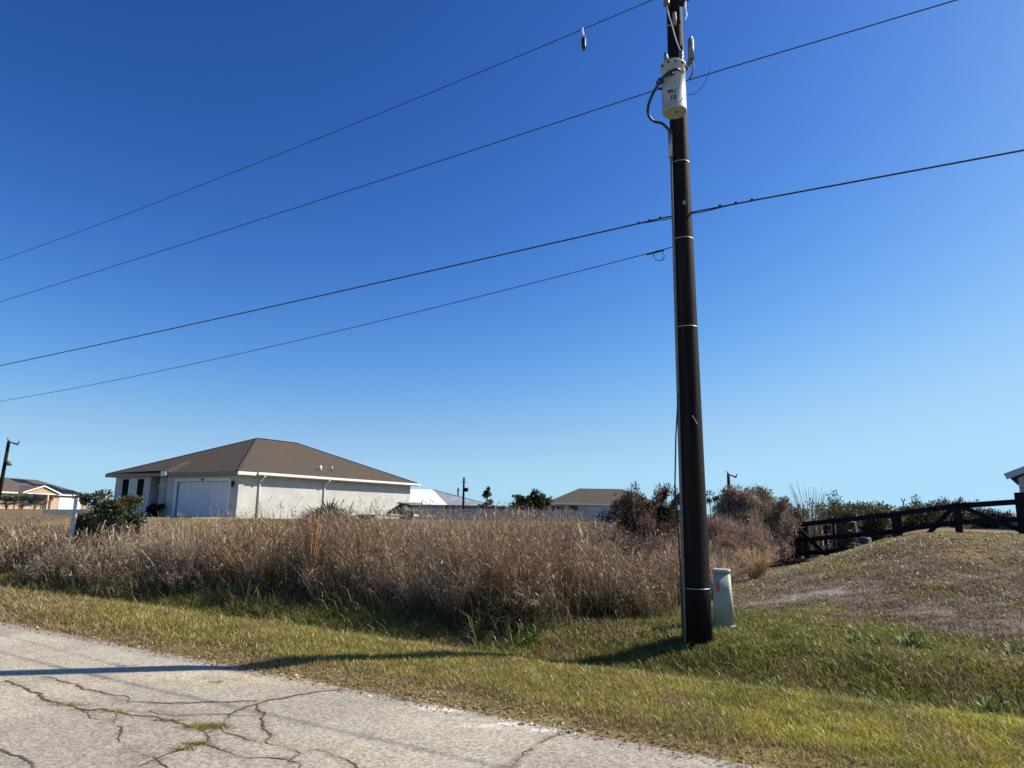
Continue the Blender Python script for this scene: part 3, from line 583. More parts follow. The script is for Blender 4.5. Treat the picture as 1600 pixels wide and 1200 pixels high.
# conduit riser down left side
mb=MB(); pts=[(pcx(z)-pb.x-(prad(z)+.012)*.93,-(prad(z))*.38,z-pz) for z in (6.72,5,3.5,2,1,.12)]; mb.tube(pts[::-1],.02,10); mb.build('riser_conduit',M_con,pole)
mb=MB(); mb.tube([(pcx(6.5)-pb.x-(prad(6.5)+.02)*.93,-.05,6.36-pz),(pcx(6.5)-pb.x-(prad(6.5)+.02)*.93,-.05,6.74-pz)],.032,12); mb.build('conduit_head',M_galv,pole)
mb=MB(); mb.box(pcx(5.66)-pb.x-.018,pcx(5.66)-pb.x+.018,-prad(5.66)-.008,-prad(5.66)+.01,5.64-pz,5.69-pz); mb.build('number_tag',M_galv,pole)
mb=MB(); r=prad(2.75); mb.tube([(-.02,-r-.004,2.83-pz),(.0,-r-.01,2.78-pz),(.04,-r-.004,2.72-pz)],.004,5); mb.build('staple',M_galv,pole)
# loose cable
mb=MB(); pp=[(2.115,8.6,3.3),(2.095,8.58,3.1),(2.05,8.58,2.55),(2.025,8.58,2.0),(2.03,8.58,1.65),(2.05,8.58,1.35),(2.06,8.58,1.0),(2.065,8.58,.4),(2.075,8.6,pz+.02)]
mb.tube([L(p) for p in pp],.009,6); mb.build('loose_cable',M_blk,pole)
# transformer
tx,ty,tz0,tz1,tr=2.085,8.29,6.92,7.60,.162
def LT(z): return (tx-pb.x,ty-pb.y,z-pz)
mb=MB(); mb.tube([LT(tz0-.0),LT(tz0+.015),LT(tz0+.02),LT(tz1-.03),LT(tz1-.02),LT(tz1)],[tr-.012,tr,tr-.004,tr-.004,tr+.008,tr+.008],32)
tank=mb.build('transformer_tank',M_tank,pole)
mb=MB(); mb.tube([LT(tz1+.001),LT(tz1+.03),LT(tz1+.045)],[tr+.004,tr-.02,tr*.5],32); mb.build('lid',M_tank,tank)
mb=MB(); mb.tube([(tx-pb.x+.02,ty-pb.y-.03,tz0-pz-.012),(tx-pb.x+.02,ty-pb.y-.03,tz0-pz+.002)],.014,8); mb.build('drain_plug',M_blk,tank)
for a in range(8):
    pass
for a in range(5):
    t=R(-160+a*35); mb=MB(); mb.tube([(tx-pb.x+math.cos(t)*(tr+.002),ty-pb.y+math.sin(t)*(tr+.002),tz1-pz-.045),(tx-pb.x+math.cos(t)*(tr+.012),ty-pb.y+math.sin(t)*(tr+.012),tz1-pz-.02)],.012,6); mb.build('lid_clamp',M_blk,tank)
def bushing(x,y,z,h,r,m,parent,name='bushing',dx=0,n=4):
    mb=MB(); pts=[];rr=[]
    for i in range(n*2+1):
        t=i/(n*2); pts.append((x+dx*t-pb.x,y-pb.y,z+h*t-pz)); rr.append(r*(1.0 if i%2==0 else .68)*(1-.25*t))
    pts.append((x+dx-pb.x,y-pb.y,z+h*1.18-pz)); rr.append(r*.3); mb.tube(pts,rr,12); return mb.build(name,m,parent)
bushing(2.02,8.33,7.62,.17,.042,M_porc,tank,dx=-.02); bushing(2.20,8.36,7.62,.24,.045,M_porc,tank,dx=.02)
mb=MB(); mb.tube([L((2.02,8.33,7.8)),L((1.985,8.33,7.83))],.014,6); mb.build('terminal',M_blk,tank)
# secondary bushings (left) and cable
for k,(a,z) in enumerate(((R(-60),7.42),(R(-110),7.38),(R(-165),7.36),(R(175),7.28))):
    mb=MB(); c0=Vector((tx-pb.x,ty-pb.y,z-pz)); d=Vector((math.cos(a),math.sin(a),0)); mb.tube([c0+d*(tr-.01),c0+d*(tr+.03),c0+d*(tr+.045)],[.02,.018,.008],8); mb.build('secondary_bushing',M_blk if k else M_galv,tank)
def smooth(pts,n=8):
    P=[Vector(p) for p in pts]; out=[]
    for i in range(len(P)-1):
        a,b,c,d=P[max(i-1,0)],P[i],P[i+1],P[min(i+2,len(P)-1)]
        for k in range(n):
            t=k/n; out.append(.5*((2*b)+(c-a)*t+(2*a-5*b+4*c-d)*t*t+(3*b-a-3*c+d)*t**3))
    out.append(P[-1]); return out
mb=MB(); mb.tube(smooth([L((2.115,8.09,7.31)),L((2.06,8.05,7.29)),L((1.97,8.08,7.26)),L((1.90,8.16,7.22)),L((1.80,8.28,7.08)),L((1.75,8.36,6.93)),L((1.78,8.42,6.84)),L((1.86,8.47,6.80)),L((1.96,8.52,6.81)),L((2.05,8.56,6.76)),L((2.095,8.58,6.70))]),.0185,8); mb.build('service_cable',M_blk,pole)
mb=MB(); mb.tube(smooth([L((1.93,8.2,7.37)),L((1.87,8.18,7.34)),L((1.84,8.2,7.29)),L((1.88,8.2,7.27)),L((1.93,8.17,7.29))]),.010,6); mb.build('jumper_loop',M_blk,tank)
mb=MB(); mb.box(tx-pb.x+.03,tx-pb.x+.09,ty-pb.y+.13,8.65-.10-pb.y,7.0-pz,7.06-pz); mb.build('mounting_bracket',M_galv,tank); mb=MB(); mb.box(tx-pb.x+.03,tx-pb.x+.09,ty-pb.y+.13,8.65-.10-pb.y,7.4-pz,7.46-pz); mb.build('mounting_bracket',M_galv,tank)
def text(s,loc,size,m,parent,rot=(R(90),0,0),name='lettering'):
    cu=bpy.data.curves.new(name,'FONT'); cu.body=s; cu.size=size; cu.align_x='CENTER'; cu.extrude=.0012; cu.offset=size*.02
    t=bpy.data.objects.new(name,cu); me=bpy.data.meshes.new_from_object(t); bpy.data.objects.remove(t); bpy.data.curves.remove(cu)
    # wrap round the tank
    for v in me.vertices:
        X_=v.co.x/tr+loc[0]; rad=tr+.002+v.co.z; zz=v.co.y
        v.co=(tx-pb.x+math.sin(X_)*rad,ty-pb.y-math.cos(X_)*rad,loc[1]+zz-pz)
    return link(name,me,m,parent)
M_ink=mat('black_stencil',(.03,.03,.035),.6)
text('2N',(-.52,7.36),.085,M_ink,tank); text('ML/',(-.42,7.12),.07,M_ink,tank); text('15',(-.30,7.02),.085,M_ink,tank)
tank.location.z=-.10
# fuse cutout and arrester on the right
mb=MB(); mb.tube([L((2.405,8.55,7.80)),L((2.405,8.55,8.10))],.042,12); ar=mb.build('fuse_cutout',M_porc,pole)
mb=MB(); mb.tube([L((2.405,8.55,8.10)),L((2.41,8.55,8.15))],[.03,.022],10); mb.build('cap',M_galv,ar)
mb=MB(); mb.bar(L((2.36,8.62,7.72)),L((2.40,8.56,7.80)),.04,.05); mb.bar(L((2.30,8.65,7.70)),L((2.37,8.6,7.72)),.04,.06); mb.build('bracket',M_porc,ar)
mb=MB(); mb.tube(smooth([L((2.405,8.55,7.80)),L((2.43,8.55,7.70)),L((2.41,8.55,7.58)),L((2.37,8.56,7.50))]),.010,6); mb.build('lead_wire',M_blk,ar)
# jumper from top to bushing
mb=MB(); mb.tube(smooth([L((2.07,8.48,8.62)),L((2.09,8.46,8.42)),L((2.12,8.44,8.26)),L((2.17,8.42,8.00)),L((2.215,8.38,7.80))]),.008,6); mb.build('copper_jumper',M_white,pole)
mb=MB(); mb.tube([L((2.05,8.5,8.28)),L((2.15,8.52,8.30))],.009,6); mb.build('bolt',M_galv,pole)
mb=MB(); mb.tube([L((2.19,8.528,8.31)),L((2.185,8.526,8.50))],.028,10); mb.build('grey_plate',mat('aged_plate',(.2,.18,.17),.6),pole)
mb=MB(); mb.tube(smooth([L((2.33,8.56,8.42)),L((2.36,8.56,8.5)),L((2.345,8.56,8.62)),L((2.36,8.56,8.75))]),.014,6); mb.build('ground_strap',M_white,pole)
# top crossbrackets, insulators
mb=MB(); mb.bar(L((2.21,8.6,8.80)),L((2.02,8.3,8.84)),.05,.05); ba=mb.build('insulator_bracket',M_galv,pole)
bushing(2.06,8.44,8.56,.14,.05,M_porc,ba,'insulator'); bushing(2.02,8.31,8.86,.15,.05,M_porc,ba,'insulator')
mb=MB(); mb.bar(L((2.30,8.6,8.7)),L((2.42,8.55,8.82)),.07,.07); bb=mb.build('insulator_bracket',M_blk,pole); bushing(2.42,8.55,8.83,.16,.05,M_porc,bb,'insulator')
# ---------------- wires ----------------
def wire(name,label,b,zfun,s0,s1,r,n=60,grp='overhead lines strung along the road'):
    o=empty(name,(b[0],b[1],zfun(0)),0,label,'power line',None); mb=MB()
    mb.tube([(-.857*s,.515*s,zfun(s)-zfun(0)) for s in np.linspace(s0,s1,n)],r,6); mb.build('cable',M_wire,o); return o
b0=(2.27,8.65)
zA=lambda s:8.7178+-0.05003*s+0.001354*s*s
wA=wire('primary_wire','highest overhead wire, ending above the transformer and carrying the black line sensor',(2.1,8.40),zA,0,62,.0065)
zB=lambda s:7.49-.0235*abs(s)+.00037*s*s if s>=0 else 7.49-.0135*abs(s)+.0004*s*s
wire('neutral_wire','second highest overhead wire passing behind the transformer',(2.27,8.60),zB,-50,62,.0075,90)
def zC(s): return (5.56-.0205*s+.00035*s*s) if s>=0 else (5.56-.028*abs(s)+.0006*s*s)
wc=wire('telephone_cable','thick telephone cable with bolted clamps either side of the pole',(2.27,8.60),zC,-50,62,.0105,90)
for s in (.35,.5,.66,-.45,-.65,-.85):
    mb=MB(); z=zC(s)-zC(0)+.008; mb.box(-.857*s-.014,-.857*s+.014,.515*s-.014,.515*s+.014,z-.012,z+.014); mb.build('cable_clamp',M_blk,wc)
mb=MB(); mb.tube([(-.857*s,.515*s,zC(s)-zC(0)-.035*max(0,1-abs(abs(s)-.2)/.5)) for s in np.linspace(-.9,.7,24)],.006,6); mb.build('support_strand',M_blk,wc)
zD=lambda s:5.13-.078*s+.0018*s*s
wd=wire('service_wire','lowest thin overhead wire with a coiled ring beside the pole',(2.27,8.60),zD,0,40,.0055)
mb=MB(); s=.38; rr=.072; mb.tube([(-.857*(s+.0)+rr*math.cos(t),.515*s,zD(s)-zD(0)-.07+rr*math.sin(t)) for t in np.linspace(0,6.283,30)],.006,6,False); mb.build('slack_ring',M_blk,wd)
mb=MB(); mb.tube([(-.857*.55,.515*.55,zD(.55)-zD(0)-.01),(-.857*.3,.515*.3,zD(.3)-zD(0)-.012)],.012,6); mb.build('wire_grip',M_blk,wd)
# neutral tail loop right of the pole
mb=MB(); mb.tube(smooth([(2.36,8.6,7.30),(2.45,8.58,7.30),(2.54,8.52,7.38),(2.60,8.46,7.50),(2.62,8.43,7.58)]),.0045,5); tag(mb.build('neutral_tail',M_wire),'thin slack wire tail hanging in a curve right of the pole below the neutral wire','wire')
# line sensor
s=1.323; mk=empty('line_sensor',(2.1-.857*s,8.40+.515*s,zA(s)),0,'black cylindrical sensor with white hook hanging from the top wire','line sensor')
mb=MB(); mb.tube([(0,0,.02),(-.012,0,-.03),(.004,0,-.07),(.012,0,-.14)],[.014,.016,.012,.012],8); mb.build('hook',M_white,mk)
mb=MB(); mb.tube([(.012,0,-.135),(.012,0,-.15),(.012,0,-.29),(.012,0,-.30),(.012,0,-.36)],[.02,.034,.034,.033,.006],14); mb.build('sensor_body',M_blk,mk)

# ---------------- pedestal ----------------
M_ped=mat('pale_green_plastic',(.40,.44,.36),.55,noise=6,col2=(.34,.38,.31)); M_org=mat('orange_sticker',(.65,.12,.04),.6)
px_,pz_=px_at(1131,980,9.35); pe=empty('utility_pedestal',(px_,9.35,T(px_,9.35)-.01),R(-12),'pale green plastic cable pedestal with an orange sticker right behind the pole','utility pedestal')
def frustum(mb,w0,d0,w1,d1,z0,z1,r=.05,n=5,off=0):
    def ring(w_,d_,z): 
        pts=[]
        for cx,cy,a0 in ((w_/2-r,d_/2-r,0),(-w_/2+r,d_/2-r,90),(-w_/2+r,-d_/2+r,180),(w_/2-r,-d_/2+r,270)):
            for k in range(n): t=R(a0+90*k/(n-1)); pts.append(mb.bm.verts.new((cx+r*math.cos(t)+off,cy+r*math.sin(t),z)))
        return pts
    A=ring(w0,d0,z0);B=ring(w1,d1,z1)
    for k in range(len(A)): f=mb.bm.faces.new([A[k],A[(k+1)%len(A)],B[(k+1)%len(B)],B[k]]); f.smooth=True
    mb.bm.faces.new(A[::-1]);mb.bm.faces.new(B); return mb
mb=MB(); frustum(mb,.27,.25,.20,.19,.06,.70); body=mb.build('body',M_ped,pe)
mb=MB(); frustum(mb,.29,.27,.28,.26,-.05,.058); mb.build('base',M_ped,pe)
mb=MB(); frustum(mb,.215,.205,.21,.20,.702,.745); mb.build('cap',M_ped,pe)
mb=MB(); mb.face([(-.085,-.108,.47),(-.04,-.108,.47),(-.04,-.102,.59),(-.085,-.102,.59)]); mb.build('warning_sticker',M_org,pe)

# ---------------- cross ----------------
M_cross=mat('weathered_white_paint',(.52,.56,.58),.7,noise=14,col2=(.36,.39,.41))
cx_,_=px_at(117,800,16.2); cr=empty('wooden_cross',(cx_,16.2,T(cx_,16.2)-.1),R(0),'white painted wooden cross standing in the weeds','cross')
ct=px_at(121,778,16.2)[1]-T(cx_,16.2)+.1; am=px_at(105,799,16.2)[1]-T(cx_,16.2)+.1
mb=MB(); mb.box(-.045,.045,-.025,.025,0,ct); mb.build('upright',M_cross,cr,.004)
mb=MB(); mb.bar((-.70,-.055,am-.02),(.36,-.055,am+.015),.035,.09); mb.build('crossbar',M_cross,cr,.004)

# ---------------- houses ----------------
M_stucco=mat('cream_stucco',(.50,.495,.475),.9,noise=1.2,bump=(60,.4,.01),col2=(.43,.42,.395)); M_stucco_g=mat('greige_stucco',(.40,.37,.33),.9,noise=2,bump=(60,.4,.01))
M_trim=mat('white_trim',(.70,.69,.66),.5); M_trimg=mat('shade_grey_trim',(.22,.20,.175),.7); M_gdoor=mat('garage_door_white',(.66,.65,.66),.5,noise=.8,col2=(.60,.595,.60))
M_navy=mat('navy_shutter',(.010,.013,.022),.9,spec=.1); M_glass=mat('window_glass',(.10,.14,.17),.08,spec=.8); M_curt=mat('curtained_glass',(.35,.42,.42),.3)
M_darkdoor=mat('dark_door',(.03,.03,.035),.5)
def shingles(name,c1,c2):
    m=mat(name,c1,.95,noise=9,col2=c2,spec=.1); n=m.node_tree.nodes;l=m.node_tree.links
    tc=n['Texture Coordinate']; wv=n.new('ShaderNodeTexWave'); wv.bands_direction='Z'; wv.inputs['Scale'].default_value=9; wv.inputs['Distortion'].default_value=.6; l.new(tc.outputs['Object'],wv.inputs['Vector'])
    bp=n.new('ShaderNodeBump'); bp.inputs['Strength'].default_value=.5; bp.inputs['Distance'].default_value=.02; wv.inputs['Detail'].default_value=3; l.new(wv.outputs[0],bp.inputs['Height']); l.new(bp.outputs[0],n['Principled BSDF'].inputs['Normal']); return m
M_sh=shingles('brown_shingles',(.105,.086,.068),(.07,.057,.046)); M_shg=shingles('grey_brown_shingles',(.12,.10,.085),(.08,.066,.055)); 
M_metal=mat('white_metal_roof',(.85,.86,.86),.3,noise=.5,col2=(.80,.81,.82)); M_mshade=mat('shaded_metal_roof',(.30,.34,.38),.35,noise=.7); M_pv=mat('solar_panel',(.008,.009,.013),.45,spec=.2)
def hip(W,D,ze,rise,th=.16,split=False):
    """hip roof over eave rectangle (0..W, 0..D); fascia of depth th"""
    mb=MB(); s=min(W,D)/2
    if D>=W: A=(W/2,s,ze+rise);B=(W/2,D-s,ze+rise)
    else: A=(s,D/2,ze+rise);B=(W-s,D/2,ze+rise)
    c=[(0,0,ze),(W,0,ze),(W,D,ze),(0,D,ze)]
    if D>=W: fs=[[c[0],c[1],A],[c[1],c[2],B,A],[c[2],c[3],B],[c[3],c[0],A,B]]
    else: fs=[[c[0],c[1],B,A],[c[1],c[2],B],[c[2],c[3],A,B],[c[3],c[0],A]]
    for i,f in enumerate(fs): mb.mi=(1 if split and i in split else 0); mb.face(f)
    return mb
def house_base(root,W,D,ze,ov,mw):
    mb=MB(); mb.box(ov,W-ov,ov,D-ov,-.6,ze-.02); return mb.build('wall',mw,root)
# --- garage house
KX,KY=-15.6,39.9; W,D=13.2,16.8; ze=2.62; yaw=R(149.78)-math.pi
Lx,Ly=KX+W*math.cos(R(149.78)),KY+W*math.sin(R(149.78))
h1=empty('garage_house',(Lx,Ly,1.05),yaw,'single storey cream stucco house with a brown hip roof and wide garage door','house')
mb=MB(); ov=.45
mb.box(4.3,W-ov,ov+2.2,D-ov,-.6,ze-.1); mb.box(ov,4.3,ov,D-ov,-.6,ze-.1)                 # main mass and wing
mb.box(6.0,6.98,ov,ov+2.198,-.6,ze-.1); mb.box(11.97,W-ov,ov,ov+2.198,-.6,ze-.1); mb.box(6.982,11.968,ov+.001,ov+2.198,2.2,ze-.1); mb.box(6.982,11.968,ov+.42,ov+.6,-.1,2.198)
wall=mb.build('wall',[M_stucco],h1)
mb=MB(); mb.box(5.38,5.997,ov-.06,ov+.45,-.6,ze-.1); mb.build('porch_column',M_stucco_g,h1)
for x0,x1 in ((3.72,4.32),(5.34,6.04)):
    mb=MB(); mb.box(x0,x1,ov-.085 if x0>5 else ov-.03,ov+.02,1.88,1.98); mb.build('ledge',M_stucco,h1)
mb=MB(); mb.box(7.06,11.9,ov+.12,ov+.19,-.02,2.14)
gd=mb.build('garage_door',M_gdoor,h1)
mb=MB()
for r_ in range(4):
    for c_ in range(8): x=7.13+c_*.595; z=.06+r_*.53; mb.box(x,x+.52,ov+.105,ov+.119,z,z+.40)
mb.build('door_panels',M_gdoor,gd)
for a in ((6.86,7.05,-.02,2.16),(11.905,12.08,-.02,2.16),(6.86,12.08,2.162,2.36)):
    mb=MB(); mb.box(a[0],a[1],ov-.03,ov+.05,a[2],a[3]); mb.build('garage_trim',M_trim,h1)
mb=MB(); mb.box(9.38,9.62,ov-.045,ov-.031,2.2,2.32); mb.build('house_number_plate',M_ink,h1)
# lantern
mb=MB(); mb.box(12.28,12.40,ov-.16,ov-.04,1.85,2.08); mb.tube([(12.34,ov-.10,2.081),(12.34,ov-.10,2.2)],[.09,.015],8); mb.box(12.31,12.37,ov-.04,ov,1.9,2.1); mb.tube([(12.34,ov-.10,1.76),(12.34,ov-.10,1.849)],[.01,.05],8); mb.build('wall_lantern',M_blk,h1)
# window and shutters
mb=MB(); mb.box(2.0,2.95,ov-.02,ov+.02,.72,2.36); wn=mb.build('window',M_trim,h1)
mb=MB(); mb.box(2.07,2.88,ov-.03,ov-.021,1.58,2.29); mb.build('pane',M_curt,wn); mb=MB(); mb.box(2.07,2.88,ov-.03,ov-.021,.80,1.50); mb.build('pane',M_glass,wn)
mb=MB(); mb.box(1.94,3.01,ov-.07,ov-.0205,.64,.719); mb.build('sill',M_trim,wn)
for x0,x1 in ((1.35,1.97),(2.98,3.6)):
    mb=MB(); mb.box(x0,x1,ov-.045,ov-.001,.66,2.36)
    for k in range(22): z=.74+k*.07; mb.bar((x0+.06,ov-.052,z),(x1-.06,ov-.052,z),.02,.045,upv=(0,-.6,1))
    mb.build('shutter',M_navy,h1)
mb=MB(); mb.box(4.5,5.25,ov+2.12,ov+2.19,0,2.1); mb.build('front_door',M_darkdoor,h1)
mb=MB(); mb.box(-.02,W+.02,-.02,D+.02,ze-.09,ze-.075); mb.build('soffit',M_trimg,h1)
rf=hip(W,D,ze+.08,2.80).build('roof',M_sh,h1)
# wing roof step
mb=MB(); v=lambda x,y,d=0:(x,y,ze+.08+2.80*y/6.6+d)
mb.face([v(.35,.16,.02),v(6.5,-.02,.15),v(6.15,1.5,.16),v(1.7,1.5,.02)]); mb.face([v(6.5,-.02,.15),v(6.9,.0,.003),v(6.2,1.9,.003),v(6.15,1.5,.16)]); mb.face([v(6.15,1.5,.16),v(6.2,1.9,.003),v(1.9,1.9,.003),v(1.7,1.5,.02)]); mb.build('roof_step',M_sh,h1)
mb=MB(); mb.box(6.2,6.7,-.16,-.125,ze-.12,ze+.17); mb.build('gutter_end',M_trim,h1)
mb=MB(); mb.bar((W,0,ze+.10),(W/2,6.6,ze+2.90),.16,.03); mb.bar((0,0,ze+.10),(W/2,6.6,ze+2.90),.16,.03); mb.bar((W/2,6.6,ze+2.90),(W/2,D-6.6,ze+2.90),.18,.03); mb.bar((W,D,ze+.10),(W/2,D-6.6,ze+2.90),.16,.03); mb.build('ridge_cap',M_sh,rf)
mb=MB(); mb.box(-.03,W-.01,-.03,.0,ze-.12,ze+.07); mb.build('fascia',M_trimg,h1); mb=MB(); mb.box(W-.005,W+.02,-.03,D+.03,ze-.12,ze+.07); mb.build('fascia',M_trim,h1); mb=MB(); mb.box(-.03,-.002,0,D,ze-.12,ze+.07); mb.build('fascia',M_trim,h1)  # front fascia coloured grey for its shade, side fascias stay white
mb=MB(); mb.box(W+.0205,W+.14,1.35,D+.03,ze-.06,ze+.085); mb.build('gutter',M_trim,h1)
for y in (1.9,7.2):
    mb=MB(); mb.tube([(W+.08,y-.05,ze-.062),(W+.06,y-.05,ze-.18),(W-ov+.06,y,ze-.45),(W-ov+.06,y,ze-.6),(W-ov+.06,y,.05)],.05,8); mb.build('downspout',M_trim,h1)
def roofz(x,y): return ze+.08+2.80*min((W-x)/6.6,y/6.6)
mb=MB(); mb.tube([(12.1,7.4,roofz(12.1,7.4)-.02),(12.1,7.4,roofz(12.1,7.4)+.32),(12.1,7.4,roofz(12.1,7.4)+.36),],[.11,.11,.02],12); mb.build('roof_vent',M_trim,h1)
mb=MB(); mb.tube([(12.0,8.6,roofz(12,8.6)-.02),(12.0,8.6,roofz(12,8.6)+.36)],.035,8); mb.build('vent_pipe',M_galv,h1)
dw=[uv(-33.5,25.9),uv(-40,25.9),uv(-40,20.8),uv(-33.5,20.8)]
mb=MB(); mb.face([(p[0],p[1],T(*p)+.02+(0.02)) for p in dw]); tag(mb.build('driveway',mat('concrete',(.45,.43,.39),.9,noise=3)),kind='structure')

# --- tan house on the far left
p1=g(16,769,3.62); p2=g(142,775,3.62); dv=p2-p1; Wt=np.linalg.norm(dv)+14; yawt=math.atan2(dv[1],dv[0]); ot=p1-dv/np.linalg.norm(dv)*14; Dt=13.0
ht=empty('tan_house',(ot[0],ot[1],.98),yawt,'tan stucco house with solar panels on its roof and a small white gable','house')
zt=2.62; wl=house_base(ht,Wt,Dt,zt,.5,mat('tan_stucco',(.46,.33,.22),.9,noise=2)); Wi=Wt
hip(Wt,Dt,zt+.06,2.55).build('roof',M_shg,ht)
mb=MB(); mb.box(0,Wt,-.04,0,zt-.13,zt+.07); mb.build('fascia',M_trim,ht)
def fx(px): # pixel column to local x on the front line
    r=fwd+rt*((px-800)/1080)+up*((600-780)/1080); d=np.array([r.x,r.y]); e=np.array([math.cos(yawt),math.sin(yawt)]); A=np.array([[d[0],-e[0]],[d[1],-e[1]]]); return float(np.linalg.solve(A,ot)[1])
a,b=fx(28),fx(87); c=(a+b)/2; gz=zt+.06
mb=MB(); mb.face([(a,-.5,gz),(b,-.5,gz),(c,-.5,gz+1.05)]); mb.build('gable_wall',mat('gable_tan',(.38,.27,.18),.9),ht)
mb=MB(); mb.face([(a-.3,-.75,gz-.02),(c,-.75,gz+1.22),(c,3.2,gz+1.22),(a-.3,.0,gz-.02)]); mb.face([(b+.3,-.75,gz-.02),(c,-.75,gz+1.22),(c,3.2,gz+1.22),(b+.3,.0,gz-.02)]); mb.build('gable_roof',M_shg,ht)
mb=MB(); mb.bar((a-.3,-.78,gz-.02),(c,-.78,gz+1.2),.05,.2); mb.bar((b+.3,-.78,gz-.02),(c,-.78,gz+1.2),.05,.2); mb.build('gable_trim',M_trim,ht)
mb=MB(); mb.box(a,b,-.5,.49,gz-.15,gz-.001); mb.build('porch_beam',M_trim,ht)
mb=MB(); mb.box(fx(96),fx(130),.40,.47,0,2.15); mb.build('garage_door',M_trim,ht)
mb=MB(); mb.box(fx(72),fx(84),.38,.47,0,2.3); mb.build('front_door',mat('dark_wood_door',(.07,.04,.03),.6),ht)
mb=MB(); mb.box(fx(40),fx(57),.38,.47,.7,2.1); mb.build('window',M_glass,ht)
mb=MB(); mb.box(a+.05,a+.4,-.5,-.2,-.2,gz-.15); mb.build('porch_column',mat('tan_column',(.55,.40,.27),.9),ht); mb=MB(); mb.box(fx(70)-.1,fx(70)+.25,-.5,-.2,-.2,gz-.15); mb.build('porch_column',mat('tan_col',(.55,.40,.27),.9),ht)
sl_=2.55/6.5
def rz(y,o=.06): return zt+.06+sl_*y+o
for (xa,xb,ya,yb) in ((fx(92),fx(132),.4,2.3),(fx(82),fx(116),2.4,4.3),(fx(70),fx(92),4.4,5.9),(fx(-60),fx(20),2.6,4.6),(fx(-30),fx(32),4.7,5.9)):
    mb=MB(); n_=(0,-sl_,1); mb.face([(xa,ya,rz(ya)),(xb,ya,rz(ya)),(xb,yb,rz(yb)),(xa,yb,rz(yb))]); mb.face([(xa,ya,rz(ya,.01)),(xb,ya,rz(ya,.01)),(xb,ya,rz(ya)),(xa,ya,rz(ya))]); mb.build('solar_panels',M_pv,ht)

# --- white metal roofed house
hw=empty('metal_roof_house',(0,0,0),0,'grey walled house with a bright white metal roof beyond the garage house','house')
Yw=170; xk,_=px_at(699,789,Yw); zk=px_at(699,789,Yw)[1]; aw=R(35); Ww,Dw=15.,24.
hw.location=(xk,Yw,.9); hw.rotation_euler=(0,0,R(8))
zew=zk-.9
# corner nearest camera at local (0,0); body spans -x and +y ; right slope has shade painted in as blue-grey metal
mb=MB(); mb.box(-17.5,-.5,.5,13.5,-.6,zew-.02); mb.box(-.5,14.5,2.5,13.5,-.6,zew-.02); mb.build('wall',mat('grey_stucco',(.20,.19,.18),.9),hw)
rz_=px_at(680,765,Yw+7)[1]-.9
mb=MB(); A=(-3.4,7,rz_);B=(-15,7,rz_); c=[(-18,0,zew),(0,0,zew),(0,14,zew),(-18,14,zew)]
for f in ([c[0],c[1],A,B],[c[1],c[2],A],[c[2],c[3],B,A],[c[3],c[0],B]): mb.face(f)
rw=mb.build('roof',M_metal,hw)
mb=MB(); E_=(15,8,zew-.05); mb.face([(0,.2,zew+.02),(12,2,zew-.02),(-3.4,7,rz_+.02)]); mb.face([(-3.4,7,rz_+.02),(12,2,zew-.02),(12,14,zew-.02),(0,14,zew)]); mb.build('shaded_slope',M_mshade,hw)
mb=MB(); mb.bar((-3.4,7,rz_+.05),(12,2,zew+.02),.3,.1); mb.build('ridge_cap',M_metal,hw)
mb=MB(); mb.box(5.0,6.1,2.38,2.49,.8,1.6); mb.build('window',M_glass,hw)
# --- gabled grey house
Yg=140; xg,zg=px_at(852,787,Yg); hg=empty('grey_gabled_house',(xg,Yg,1.0),R(0),'low grey house with a brown hip roof and small front gable far behind the weeds','house')
zeg=zg-1.0; Wg=24.; mb=MB(); mb.box(.6,Wg-.6,.8,14,-.6,zeg-.02); mb.build('wall',mat('far_grey_wall',(.38,.37,.36),.9),hg)
hip(Wg,15,zeg+.1,3.3).build('roof',M_shg,hg)
ap=px_at(881,778,Yg-1); mb=MB(); x0=-.2; x1=7.0; xm=ap[0]-xg; zm=ap[1]-1.0
mb.face([(x0,-2,zeg+.1),(x1,-2,zeg+.1),(xm,0.3,zm)]); mb.face([(x1,-2,zeg+.1),(x1,3,zeg+1.0),(xm,5,zm+.05),(xm,.3,zm)]); mb.face([(x0,-2,zeg+.1),(x0,3,zeg+.8),(xm,5,zm+.05),(xm,.3,zm)]); mb.build('porch_roof',M_shg,hg)
mb=MB(); mb.box(x0,Wg,-2.05,-1.98,zeg-.12,zeg+.12); mb.build('fascia',M_trim,hg)
mb=MB(); mb.box(.6,1.1,-1.9,-1.4,-.6,zeg-.1); mb.build('porch_column',M_stucco_g,hg)
for (pa,pb2,m_,nm,z0,z1) in ((861,879,M_darkdoor,'window',.2,2.2),(891,903,M_darkdoor,'front_door',0,2.3),(918,941,M_curt,'window',.7,2.1)):
    mb=MB(); mb.box(px_at(pa,795,Yg)[0]-xg,px_at(pb2,795,Yg)[0]-xg,.68,.79,z0,z1); mb.build(nm,m_,hg)
